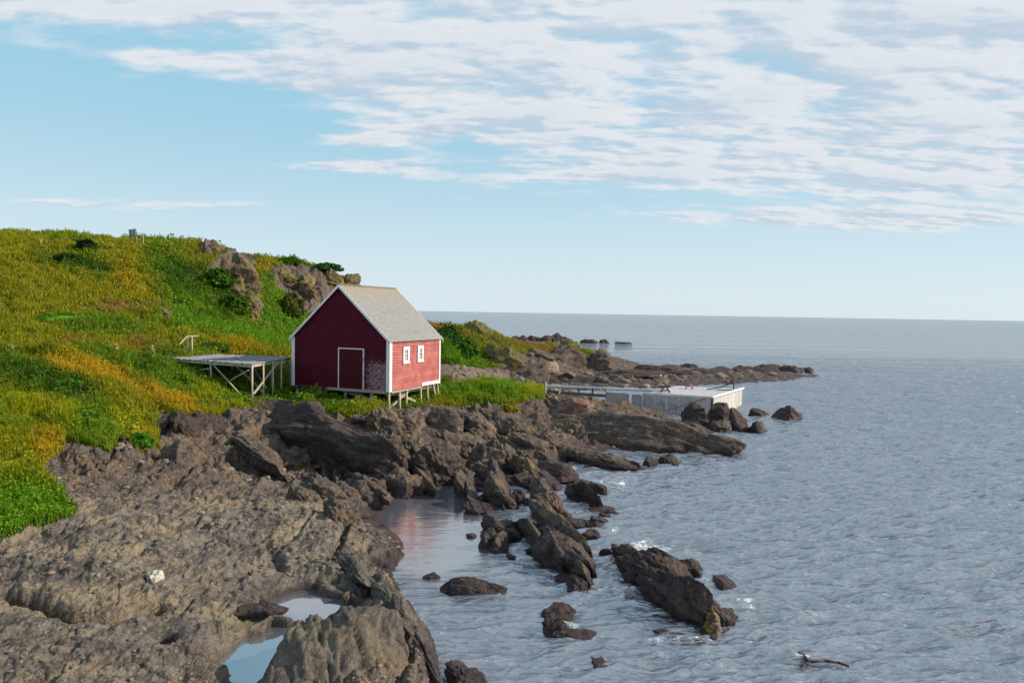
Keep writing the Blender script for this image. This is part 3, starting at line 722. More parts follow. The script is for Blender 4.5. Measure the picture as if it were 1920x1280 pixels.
# ------------------------------------------------------------------ pier
def build_pier():
    Z = 1.35
    c0 = P(1337, 746, Z); c1 = P(1391, 729.5, Z); l0 = P(1205, 738, Z); back = (c1-c0)
    root = empty('pier', (c0[0], c0[1], 0)); tag(root, 'pale wooden pier head sheathed in vertical planks with a narrow gangway back to shore', 'pier')
    o = np.array([c0[0], c0[1], 0.0]); A = c0-o; B = c1-o; Cc = l0-o; Dd = Cc+back
    def planks(name, a, b, zb, zt, mt, w=.17, gap=.012, prob=1.0, th=.05, lab=None):
        a = np.array(a); b = np.array(b); Lh = np.linalg.norm((b-a)[:2]); n = int(Lh/w); d = (b-a)/Lh; nn = np.array([d[1], -d[0], 0])
        m = MB()
        for i in range(n):
            if random.random() > prob: continue
            p = a+d*(i*w+gap/2); r = a+d*((i+1)*w-gap/2); of = nn*random.uniform(0, .02); t0 = random.uniform(-.04, .0); t1 = random.uniform(-.2, .1)
            vs = []
            for zz in (zb+t1, zt+t0):
                for e in (p+of, r+of, r+of+nn*th, p+of+nn*th): vs.append((e[0], e[1], zz))
            m.add(vs, [(0,3,2,1),(4,5,6,7),(0,1,5,4),(1,2,6,5),(2,3,7,6),(3,0,4,7)])
        p_ = m.build(name, M[mt], root)
        if lab: p_['label'] = lab
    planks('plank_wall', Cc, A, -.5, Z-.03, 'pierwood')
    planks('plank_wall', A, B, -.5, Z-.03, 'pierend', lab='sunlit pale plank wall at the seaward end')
    # deck boards
    m = MB(); n = 40
    for i in range(n):
        f0, f1 = i/n+.002, (i+1)/n-.002; w = random.uniform(-.008, .008)
        p = [Cc+(A-Cc)*f0, Cc+(A-Cc)*f1, Dd+(B-Dd)*f1, Dd+(B-Dd)*f0]
        p = [(x[0], x[1], Z+w) for x in p]; m.add(p+[(x[0], x[1], Z-.05) for x in p], [(3,2,1,0),(4,5,6,7),(0,1,5,4),(1,2,6,5),(2,3,7,6),(3,0,4,7)])
    m.build('deck', M['pierdeck'], root)
    e = np.array([0, 0, .07])
    MB().bar(A+e+(B-A)*-.02, B+e+(B-A)*.06, .16, .12).build('edge_beam', M['white'], root)
    MB().bar(Cc+e, A+e, .10, .08).build('edge_beam', M['pierdeck'], root)
    for k in range(5):
        for l in range(4):
            p = Cc+(A-Cc)*(.06+.88*k/4)+back*(.06+.88*l/3); MB().bar((p[0], p[1], Z-.06), (p[0], p[1], -1.5), .2, n=8).build('pile', M['dark'], root)
    # gangway
    g0 = P(1022, 723.5, Z)-o; g1 = P(1252, 733.0, Z)-o; dirn = (g1-g0)/np.linalg.norm(g1-g0); nn = np.array([dirn[1], -dirn[0], 0])
    MB().bar(g0+nn*.0, g1, .9, .10).build('gangway', M['pierdeck'], root)
    MB().bar(g0+nn*.5+e*1.2, g1+nn*.5+e*1.2, .10, .12).build('edge_beam', M['white'], root)
    w0 = P(1138, 731, Z)-o
    planks('plank_wall', w0+nn*.45, Cc+np.array([0, 0, 0]), -.3, Z-.06, 'pierwood', prob=.86)
    for px in (1024, 1050, 1086, 1112, 1138):
        p = P(px, 726, Z)-o+nn*.3; MB().bar((p[0], p[1], Z+(.45 if px in (1024,) else -.05)), (p[0], p[1], -1.0), .17, n=8).build('pile', M['wood'], root, smooth=True)
    MB().bar(g0+nn*.42+np.array([0,0,-.42]), w0+nn*.42+np.array([0,0,-.42]), .10, .25).build('brace', M['dark'], root)  # beam darkened to stand in for the shade under the gangway
    p = P(1290, 756, .8)-o; MB().bar(p+np.array([-2.2,-.9,-.55]), p+np.array([1.2,-.9,.55]), .06, .06).build('brace', M['dark'], root)
    return o, Z
PO, PZ = build_pier()
def stand(name, label, px, py, mt, w=.9, h=1.0, top=True):
    b = P(px, py, PZ+.0); r = empty(name, tuple(b), R_(-20)); tag(r, label, 'sawhorse')
    for sx in (-1, 1):
        for sy in (-1, 1):
            MB().bar((sx*w*.5, sy*.32, .0), (sx*w*.12, sy*.05, h*.82), .07, .05).build('leg', M[mt], r)
    MB().bar((-w*.32, 0, h*.40), (w*.32, 0, h*.40), .05, .05).build('stretcher', M[mt], r)
    MB().bar((-w*(.55 if top else .25), 0, h*.86), (w*(.55 if top else .25), 0, h*.86), .16, .12).build('beam', M[mt], r)
    MB().bar((0, 0, h*.8), (0, 0, h*1.25), .05, n=6).build('spindle', M[mt], r)
stand('sawhorse', 'dark rusty low stand with wide top bar at the near edge of the pier', 1247, 735.5, 'rust', .75, .55)
stand('sawhorse', 'faded pinkish red trestle standing at the middle of the pier deck', 1292, 729.0, 'redmetal', .6, .55, False)
def anchor():
    b = P(1360, 731.5, PZ+.02); r = empty('iron_anchor', tuple(b)); tag(r, 'dark bent iron frame like an anchor lying on the far end of the pier', 'anchor')
    MB().path([(-1.5,0,.05),(-.6,.1,.18),(.2,.1,.45),(.62,.1,.72)], .09).build('shank', M['rust'], r, smooth=True)
    MB().path([(.1,.1,1.35),(.42,.1,1.28),(.64,.1,1.0),(.66,.1,.72),(.72,.1,.35),(.70,.1,.05)], .10).build('arm', M['rust'], r, smooth=True)
    MB().path([(-.7,.0,.05),(0,-.05,.03),(.68,0,.05)], .07).build('stock', M['rust'], r, smooth=True)
    MB().box(.42, .68, .0, .2, .55, .8).build('crown', M['rust'], r, bevel=.03)
anchor()
def plank(px1, py1, px2, py2, z, name, label, mt, w=.3, h=.10):
    a = P(px1, py1, z); b = P(px2, py2, z); a[2] = max(gz(a[0],a[1]),0)+.25; b[2] = max(gz(b[0],b[1]),0)+.2; o = MB().bar(a, b, w, h).build(name, M[mt]); tag(o, label, 'plank')
plank(1198, 697, 1240, 700.5, .8, 'driftwood_plank', 'long pale yellowish plank stranded on the dark rocks behind the pier', 'post', .35, .22)
def bench():
    b = hitf(262, 459); d = b[1]
    b = D(258, 457, 60.0); b[2] = gz(b[0], b[1])+.38; r = empty('park_bench', tuple(b), R_(143)); tag(r, 'blue grey slatted bench standing alone on the grassy skyline', 'bench')
    for k in range(4): MB().bar((-.6, .30+.03*k, .45+.15*k), (.6, .30+.03*k, .45+.15*k), .04, .135).build('back_slat', M['bluegrey'], r)
    for k in range(3): MB().bar((-.6, .18-.17*k, .42), (.6, .18-.17*k, .42), .15, .035).build('seat_slat', M['wood'], r)
    for s in (-1, 1):
        MB().bar((s*.56, .27, -.6), (s*.56, .45, .98), .07, .07).build('leg', M['bluegrey'], r); MB().bar((s*.56, -.22, -.6), (s*.56, -.22, .62), .07, .07).build('leg', M['wood'], r)
        MB().bar((s*.56, .34, .62), (s*.56, -.3, .64), .09, .04).build('armrest', M['wood'], r)
bench()
# ------------------------------------------------------------------ rocks
def ico(sub):
    import bmesh
    bm = bmesh.new(); bmesh.ops.create_icosphere(bm, subdivisions=sub, radius=1.0)
    V = np.array([v.co[:] for v in bm.verts]); Fc = np.array([[v.index for v in f.verts] for f in bm.faces]); bm.free(); return V, Fc
ICO = {k: ico(k) for k in (2, 3, 4, 5, 6)}
STRIKE = math.atan2(SD[1], SD[0])
def rock_verts(dim, seed, sub=5, cuts=11, rough=1.0, bands=1.0, shear=.3, pw=3.2, taper=0.0):
    """dim = half sizes (along the beds, across, up)"""
    r = np.random.default_rng(seed); V, Fc = ICO[sub]; V = V.copy()
    V = V/((np.abs(V)**pw).sum(1)**(1/pw))[:, None]
    for _ in range(cuts):
        n = r.normal(size=3)*np.array([1.0, 1.0, .9]); n /= np.linalg.norm(n)
        if n[2] < -.4: n[2] = -n[2]
        off = r.uniform(.50, .92); d = V@n-off; V = V-np.clip(d, 0, None)[:, None]*n*.94
    V[:, 1:] *= (1-taper*np.clip(V[:, :1], 0, 1)**1.4)
    dim = np.array(dim); s = dim.min(); V = V*dim
    nrm = V/dim**2; nrm /= np.linalg.norm(nrm, axis=1)[:, None]+1e-9
    sh = r.uniform(-50, 50, 3)
    f = 1/max(dim.mean(), .15)
    b = fbm((V+sh)*np.array([.25, 1.0, .8])*f, 2.2, 3, .55, True)
    d = (b-.35)*.11*s*bands
    d += fbm(V+sh, .8*f, 3)*.22*s*rough
    d += fbm(V+sh, 3.2*f, 4, .6)*.055*s*rough
    if sub >= 5: d += fbm(V+sh, 5.0, 3, .6)*.018*rough
    wv = fbm(V*np.array([.35, 1, 1])+sh, 1.1*f, 3)
    for lam, am in ((.52, .13), (.2, .05)):
        t = (V[:, 1]*.9+V[:, 2]*.45)/(lam*s)+wv*1.2; fr = t-np.floor(t); kk = np.sin(np.floor(t)*7.31+seed)*.5+.6
        d += am*s*bands*(np.minimum(fr, (1-fr)*6)-.45)*kk
    jit = np.stack([fbm(V+sh+k*9, 1.3*f, 2) for k in range(3)], -1)*.25
    for cs, am in ((1.0, .16), (.42, .07)):
        if cs < .5 and sub < 5: continue
        v_, e_ = cells((V*np.array([.55, 1, 1]))/(cs*s)+jit/cs+sh, seed)
        d += am*s*(v_-.5)*bands-.03*s*np.exp(-(e_/.07)**2)
    V = V+nrm*d[:, None]
    V[:, 1] += shear*V[:, 2]
    return V, Fc
ROCKPTS = []
def rock(px, py, w, h, label, mat='rock', z=None, ln=1.0, yaw=0.0, seed=None, sub=5, sink=.35, cuts=11, rough=1.0, bands=1.0, shear=.3, name='rock', group=None, along=True, cat='rock', tilt=0.0):
    """(px, py): foot of the rock in the view; w, h: its seen size in photo pixels"""
    p = P(px, py, z) if z is not None else hit(px, py)
    d = p[1]; k = d/1280.0; W = w*k; Hs = h*k
    th = STRIKE+math.pi+yaw if along else yaw           # long axis
    # long half axis a, across b, such that the x extent matches W
    cx, sx = abs(math.cos(th)), abs(math.sin(th))
    b_ = W/2/math.sqrt((ln*cx)**2+sx**2); a_ = b_*ln
    if not along: a_, b_ = W/2, W/2*ln
    yext = math.sqrt((a_*sx)**2+(b_*cx)**2)
    dep = (HCAM-p[2])/d
    H = max(Hs-yext*dep*1.0, .28*b_)
    H *= .9 if z is not None and z < .3 else 1.0
    hz = H/(2-2*sink)*1.0
    c = np.array([p[0]*(d+yext*.85)/d if False else p[0], p[1]+yext*.80, p[2]+H-hz])
    c[0] = p[0]*(c[1]/d)
    V, Fc = rock_verts((a_*1.04, b_*1.04, hz*1.05), seed if seed is not None else abs(hash((px, py))) % 9999, sub, cuts, rough, bands, shear)
    o = mesh_np(name, V, Fc, M[mat]); o.location = tuple(c); o.rotation_euler = (0, tilt, th)
    tag(o, label, cat, group); ROCKPTS.append((c[0], c[1], max(a_, b_))); return o
def ridge(x1, y1, x2, y2, w, h, label, mat='purple', z=0.0, seed=1, sub=6, **kw):
    """a long rock whose crest line stands over two waterline points of the view"""
    a = P(x1, y1, z); b = P(x2, y2, z); c = (a+b)/2; Lh = np.linalg.norm(b-a)/2; th = math.atan2(b[1]-a[1], b[0]-a[0])
    V, Fc = rock_verts((Lh*1.05, w/2, h*.72), seed, sub, kw.get('cuts', 12), kw.get('rough', 1.0), kw.get('bands', 1.3), kw.get('shear', -.3), kw.get('pw', 3.2), kw.get('taper', .25))
    o = mesh_np('rock', V, Fc, M[mat]); o.location = (c[0], c[1], z+h*.28); o.rotation_euler = (0, kw.get('tilt', 0), th)
    tag(o, label, 'rock'); ROCKPTS.append((c[0], c[1], max(Lh, w))); return o
def build_rocks():
    # in the water, front
    ridge(1010, 988, 1095, 1092, 1.75, 1.05, 'long grooved brown slab rising from the water in the middle of the bay', 'purple', seed=11, shear=-.5)
    ridge(1010, 972, 1118, 1072, 1.0, .85, 'narrow brown ridge leaning against the right side of the long grooved slab', 'rock', seed=12)
    rock(1075, 1112, 62, 46, 'smooth wedge of rock at the foot of the long grooved slab', 'purple', 0, 2.2, seed=13)
    rock(937, 1036, 44, 50, 'upright tan block with grooves left of the long grooved slab', 'rock', 0, 1.2, seed=14, along=False)
    rock(913, 1030, 36, 36, 'small purple pointed rock beside the upright tan block', 'purple', 0, 1.0, seed=15)
    rock(945, 1000, 66, 34, 'dark knobbly rock at the head of the long grooved slab', 'darkrock', 0, 1.0, seed=16)
    rock(920, 984, 26, 10, 'tiny flat reddish rock just breaking the calm water', 'purple', 0, 1.0, seed=17, sub=4)
    rock(884, 1008, 22, 12, 'tiny tan stone standing alone in the calm pool', 'rock', 0, 1.0, seed=18, sub=4)
    rock(876, 1119, 148, 46, 'long dark brown seaweed covered rock lying flat in the calm water', 'darkrock', 0, .42, seed=19, along=False, sub=6, shear=.0, rough=.7)
    rock(812, 1086, 36, 14, 'low reddish tip at the left end of the long dark rock', 'darkrock', 0, .5, seed=20, along=False, sub=4)
    rock(1050, 1156, 66, 34, 'dark wedge shaped rock low in the water below the grooved slab', 'darkrock', 0, .8, seed=21, along=False)
    rock(1040, 1188, 40, 32, 'small dark rock with a yellow weed fringe washed by ripples', 'darkrock', 0, .8, seed=22, along=False)
    rock(1092, 1193, 80, 14, 'flat reddish rock barely awash beside the small dark rock', 'purple', 0, .5, seed=23, along=False, sink=.6, sub=4)
    rock(868, 1300, 72, 78, 'pale purple craggy rock at the bottom edge right of the shore', 'purple', 0, 1.5, seed=24)
    rock(1120, 1252, 36, 22, 'small smooth dark stone half under water near the bottom edge', 'darkrock', 0, 1.8, seed=25, sub=4, sink=.5)
    # right chain
    rock(1140, 1044, 30, 22, 'small brown rock at the left end of the seaward chain', 'purple', 0, 1.0, seed=31, sub=4)
    rock(1168, 1052, 40, 38, 'round grey rock behind the crest of the seaward chain', 'purple', 0, 1.0, seed=32)
    ridge(1180, 1062, 1285, 1120, 1.25, .85, 'upper dark hump of the seaward rock chain', 'purple', seed=33)
    ridge(1225, 1108, 1330, 1180, 1.35, 1.0, 'lower dark hump of the seaward rock chain, ending in a blunt nose', 'purple', seed=34, shear=-.35)
    rock(1188, 1100, 30, 40, 'rounded purple knob under the upper hump of the seaward chain', 'purple', 0, 1.2, seed=35)
    ridge(1212, 1036, 1268, 1070, .7, .45, 'pale lichen tinted ledge on the seaward side of the upper hump', 'rock', seed=36, sub=5)
    o = rock(1334, 1186, 34, 44, 'yellow weed covered block at the nose of the seaward chain', 'weed', 0, 1.0, seed=38, shear=0, cuts=6)
    rock(1265, 1195, 80, 18, 'flat reddish shelf awash below the lower hump', 'purple', 0, .6, seed=38, along=False, sink=.6)
    rock(1360, 1108, 52, 26, 'isolated pale purple rock out in the waves right of the chain', 'purple', 0, 1.6, seed=39, sub=4, sink=.5)
    # rocks off the middle of the shore
    rock(893, 965, 54, 30, 'dark red brown rock with a pale base standing in the calm inlet', 'darkrock', 0, 1.0, seed=41)
    rock(872, 934, 44, 58, 'tan pillar of rock above the calm inlet', 'rock', 0, 1.6, seed=42)
    rock(941, 957, 62, 80, 'tall grooved grey brown rock between the inlet and the sea', 'rock', 0, 1.5, seed=43)
    rock(976, 948, 36, 36, 'small dark rounded rock between two tall rocks', 'darkrock', 0, 1.0, seed=44)
    rock(1035, 985, 96, 80, 'big pyramid shaped rock at the seaward point of the middle shore', 'purple', 0, 1.1, seed=45, sub=6)
    rock(1075, 990, 90, 18, 'low reddish rubble rock at the foot of the pyramid rock', 'purple', 0, .5, seed=46, along=False)
    rock(1104, 1012, 42, 22, 'small jagged rock in the open water between slab and chain', 'darkrock', 0, 1.0, seed=47, sub=4)
    ridge(1070, 925, 1130, 952, 1.0, .75, 'dark humped ridge pointing out into the waves', 'darkrock', seed=48)
    rock(1135, 960, 60, 12, 'flat dark rock awash at the tip of the humped ridge', 'purple', 0, .6, seed=49, along=False, sub=4)
    rock(908, 905, 70, 60, 'dark sloping rock in the middle of the rubble shore', 'rock', None, 1.4, seed=50)
    rock(915, 876, 76, 52, 'prominent rounded boulder with a blunt right end above the inlet', 'rock', None, .7, seed=51, along=False)
    rock(985, 900, 70, 60, 'leaning brown slab in the rubble behind the pyramid rock', 'rock', 0.1, 1.5, seed=52)
    rock(1010, 915, 90, 34, 'low purple slab sloping into the water above the pyramid rock', 'purple', 0, 1.2, seed=53)
    ridge(960, 868, 1090, 905, 1.6, .55, 'long low shelf of layered purple rock running into the sea', 'purple', z=0.1, seed=54)
    ridge(1020, 850, 1190, 882, 1.7, .75, 'long brown layered ridge ending at the small offshore rocks', 'rock', z=0.05, seed=55)
    rock(1218, 874, 32, 18, 'small dark rock off the end of the layered ridge', 'darkrock', 0, 1.0, seed=56, sub=4)
    rock(1252, 871, 34, 22, 'outermost small pointed rock off the layered ridge', 'darkrock', 0, 1.0, seed=57, sub=4)
    rock(1190, 882, 40, 10, 'flat dark rock awash beside the layered ridge', 'darkrock', 0, .7, seed=58, along=False, sub=4)
    # great slab below the pier
    ridge(1010, 815, 1385, 852, 3.4, 1.75, 'great smooth brown slab sloping to the sea in front of the pier', 'rock', z=0.0, seed=61, taper=.8, pw=5, cuts=6, rough=.55, bands=1.0, shear=.2)
    ridge(1010, 790, 1240, 792, 3.4, 1.6, 'broad humpbacked outcrop behind the great slab, below the pier', 'rock', z=0.0, seed=62, rough=.6, shear=.2)
    rock(1075, 778, 110, 34, 'pale rock with an orange lichen patch beside the gangway', 'lichen', None, .8, seed=63, along=False, sub=5)
    rock(1300, 792, 60, 36, 'dark broken block under the corner of the pier', 'darkrock', .4, .8, seed=64, along=False)
    rock(1350, 790, 58, 32, 'grey boulder leaning on the corner of the pier', 'darkrock', .3, .8, seed=65, along=False)
    rock(1352, 812, 50, 30, 'rounded boulder low in front of the pier corner', 'rock', 0, .8, seed=66, along=False)
    rock(1384, 808, 42, 54, 'tall pointed boulder at the seaward corner of the pier', 'darkrock', 0, .8, seed=67, along=False)
    rock(1420, 810, 36, 22, 'small black boulder in the water right of the pier corner', 'darkrock', 0, .8, seed=68, along=False, sub=4)
    rock(1424, 782, 48, 20, 'flat topped reddish rock in the sea right of the pier', 'darkrock', 0, .6, seed=69, along=False, sub=4, cuts=14)
    rock(1482, 788, 66, 28, 'outermost black sloping rock in the sea right of the pier', 'darkrock', 0, .5, seed=70, along=False, cuts=14)
    # middle shore, left
    ridge(405, 832, 755, 882, 3.0, 2.3, 'huge dark overhanging rock wall below the grass left of the shed', 'darkrock', z=.5, seed=71, rough=1.0, shear=-.25, bands=1.3, pw=7, cuts=3, taper=.3, tilt=.07)  # faces away from the sun; the shade is put into its dark material
    ridge(435, 838, 528, 900, 1.3, 1.5, 'steep wedge of rock with a sunlit right edge in front of the overhanging wall', 'rock', z=.95, seed=72, shear=-.55, cuts=8)
    rock(548, 882, 82, 52, 'lumpy boulder resting in front of the overhanging wall', 'rock', None, .8, seed=73, along=False)
    rock(712, 835, 76, 78, 'rugged brown boulder beneath the front corner of the shed', 'rock', None, 1.0, seed=74, sub=6, rough=1.3)
    rock(735, 895, 60, 76, 'tan rounded buttress at the right end of the overhanging wall', 'rock', None, 1.0, seed=75)
    rock(640, 980, 64, 54, 'dark pointed rock with an orange tip at the edge of the inlet', 'rock', None, 1.5, seed=76)
    rock(760, 930, 100, 62, 'faceted grey brown rock on the left bank of the inlet', 'rock', .05, .8, seed=77, along=False, cuts=16, sub=6)
    rock(812, 912, 90, 100, 'large purple faceted rock at the head of the inlet', 'purple', .0, 1.0, seed=78, cuts=14, sub=6)
    rock(845, 862, 90, 60, 'brown slab tilted to the right above the inlet', 'rock', None, 1.3, seed=79)
    rock(790, 850, 80, 46, 'rough brown boulder in the second row behind the inlet', 'rock', None, 1.0, seed=80)
    rock(600, 925, 70, 34, 'low flat rock in the hollow left of the inlet', 'rock', None, .8, seed=81, along=False)
    rock(690, 940, 90, 40, 'pile of pale brown rock at the foot of the overhanging wall', 'rock', None, .8, seed=82, along=False, cuts=15)
    for i, (px, py, w, h, lb) in enumerate([(770, 805, 60, 34, 'brown rock on the shore just right of the stilts'), (830, 800, 70, 40, 'craggy rock below the bright green grass patch'),
            (885, 808, 70, 44, 'angular rock at the right of the craggy rock below the grass patch'), (940, 800, 70, 36, 'grey rock with a tuft of yellow plants beside it'), (800, 830, 70, 34, 'shadowed low rock under the shore terrace'),
            (870, 838, 80, 30, 'flat rock lying on the terrace above the rounded boulder'), (975, 838, 90, 36, 'broken rock under the left end of the great slab'), (930, 780, 50, 22, 'small rock at the edge of the green grass patch'),
            (345, 812, 60, 44, 'dark blocky rock at the grass edge above the foreground slab'), (305, 812, 34, 40, 'tan upright rock capped by grass left of the dark blocky rock'), (385, 800, 60, 30, 'flat dark rock under the grass below the platform'),
            (340, 870, 60, 50, 'tan craggy knob on the back edge of the foreground slab'), (690, 800, 60, 26, 'pinkish crest stone on top of the overhanging wall'), (860, 925, 36, 20, 'small orange brown stone in the mouth of the inlet')]):
        rock(px, py, w, h, lb, 'darkrock' if 'dark' in lb or 'shadow' in lb else 'rock', None, 1.1, seed=100+i, along=i % 2 == 0)  # the shadowed rock gets dark rock too, its shade put into the colour
    # foreground
    o = ridge(610, 1180, 640, 1400, 2.9, 1.15, 'grooved dark grey hump between the tide pools and the sea', 'humprock', z=0.15, seed=121, rough=.5, bands=.9, shear=0.0, cuts=6)
    rock(620, 1118, 60, 46, 'rounded rock lobe dipping into the upper tide pool', 'rock', .2, 1.0, seed=122, sink=.4)
    rock(670, 1140, 60, 44, 'second rounded lobe on the right bank of the upper tide pool', 'rock', .2, 1.0, seed=123, sink=.4)
    rock(490, 1168, 130, 42, 'flat dark stone slab bridging the gap between the tide pools', 'darkrock', .35, .45, seed=124, along=False, yaw=R_(-8), sink=.2, cuts=14)
    rock(287, 1093, 34, 26, 'white stone sitting on the brown foreground rock', 'pale', None, .8, seed=125, along=False, sub=4, rough=.6, sink=.25, name='white_stone', cat='stone', shear=0)
    rock(158, 1148, 15, 10, 'small cream pebble at the edge of the dark cleft', 'pale', None, .8, seed=126, along=False, sub=3, rough=.5, sink=.3, name='pebble', cat='stone', shear=0)
    # far rocks
    for i, (px, py, w, h, lb) in enumerate([(1105, 643, 44, 10, 'jagged dark rock far out beyond the headland'), (1132, 643, 22, 8, 'dark knob beside the jagged far rock'), (1168, 645, 40, 7, 'farthest low rock at the right of the offshore group'),
            (975, 640, 46, 13, 'dark craggy rock behind the headland, left of its group'), (1012, 640, 50, 16, 'dark craggy rock behind the headland, middle of its group'), (1044, 640, 34, 20, 'tallest dark crag behind the headland'),
            (1186, 686, 26, 8, 'small dark rock in the water above the stranded plank'), (1290, 690, 40, 12, 'black rock behind the reef where it meets open water'), (1350, 698, 60, 14, 'low reddish reef rock at the middle of the far reef'),
            (1395, 697, 70, 15, 'dark flat topped reef rock'), (1440, 698, 90, 16, 'long reddish brown reef rock'), (1480, 699, 50, 14, 'dark end of the far reef'), (1524, 706, 22, 5, 'tiny rock beyond the end of the reef'), (1300, 707, 90, 18, 'brown reef rock nearest the pier'),
            (1245, 702, 110, 18, 'dark brown weed covered reef shelf below the stranded plank'), (1180, 712, 130, 20, 'wide dark shelf at the foot of the headland'), (1100, 718, 110, 20, 'dark boulder strewn shelf left of the gangway'), (1030, 716, 90, 24, 'brown boulder heap at the landward side of the gangway'),
            (990, 712, 60, 22, 'dark rock at the seaward end of the pebble beach'), (1470, 708, 24, 4, 'low rock awash in front of the reef')]):
        rock(px, py, w, h, lb, 'reef', 0, .5, seed=140+i, sub=4 if i > 5 else 5, along=False, shear=.2, rough=1.3 if i > 5 else 2.4, cuts=11 if i > 5 else 22)
    # headland crags
    for i, (px, py, w, h, lb, mt) in enumerate([(892, 626, 60, 30, 'peaked brown crag on top of the headland', 'cliff'), (948, 690, 66, 50, 'brown cliff block on the landward side of the headland', 'cliff'), (1118, 690, 60, 36, 'rounded reddish end of the headland', 'rock'),
            (1060, 680, 90, 34, 'sloping brown slab on the flank of the headland', 'rock'), (1068, 652, 34, 18, 'grass topped knob on the crest of the headland', 'cliff'), (1010, 670, 60, 16, 'grey boulder patch in the grass of the headland', 'rock'),
            (1030, 698, 34, 20, 'pale angular stone on the headland shore', 'palebrown'), (1000, 696, 24, 14, 'tan block beside the pale angular stone', 'palebrown'), (1000, 712, 90, 30, 'brown ledge under the pale angular stone', 'rock')]):
        rock(px, py, w, h, lb, mt, None, .8, seed=180+i, along=False, sub=5, shear=.2)
    # hill crags
    for i, (px, py, w, h, lb) in enumerate([(458, 562, 62, 98, 'upper part of the tall tan crag on the hill'), (420, 545, 64, 52, 'small overhanging crag left of the tall crag'), (466, 594, 44, 62, 'narrow foot of the tall tan crag'),
            (398, 472, 40, 16, 'rounded tan boulder near the skyline'), (575, 560, 60, 50, 'rugged brown crag behind the shed roof'), (625, 545, 60, 44, 'crag at the right end of the hill, behind the roof ridge'), (540, 540, 50, 40, 'grass fringed crag left of the rugged brown one'),
            (650, 540, 44, 30, 'last weathered crag where the skyline drops'),
            (308, 598, 30, 26, 'tan bank of bare rock in the middle of the hillside'), (225, 592, 70, 12, 'low exposed pinkish ledge in the hillside grass'), (262, 652, 44, 11, 'small pinkish ledge in the grass above the yellow band')]):
        rock(px, py, w, h, lb, 'cliff', None, .9, seed=210+i, along=False, sub=5 if i > 7 else 6, shear=.1, sink=.45, rough=1.3, bands=1.6, cuts=20)
def reef_bits():
    rr = random.Random(3)
    spots = [(1150+rr.random()*370, 694+rr.random()*9) for _ in range(22)]+[(965+rr.random()*110, 636+rr.random()*5) for _ in range(7)]
    for i, (x, y) in enumerate(spots):
        rock(x, y, rr.uniform(16, 34), rr.uniform(6, 13), 'small jagged dark rock among the weed covered reef beyond the pier' if i < 22 else 'small jagged black rock in the surf behind the headland', 'reef', 0, .8, seed=300+i, sub=3, along=False, rough=1.5, group='small reef rocks beyond the pier' if i < 22 else 'small surf rocks behind the headland')
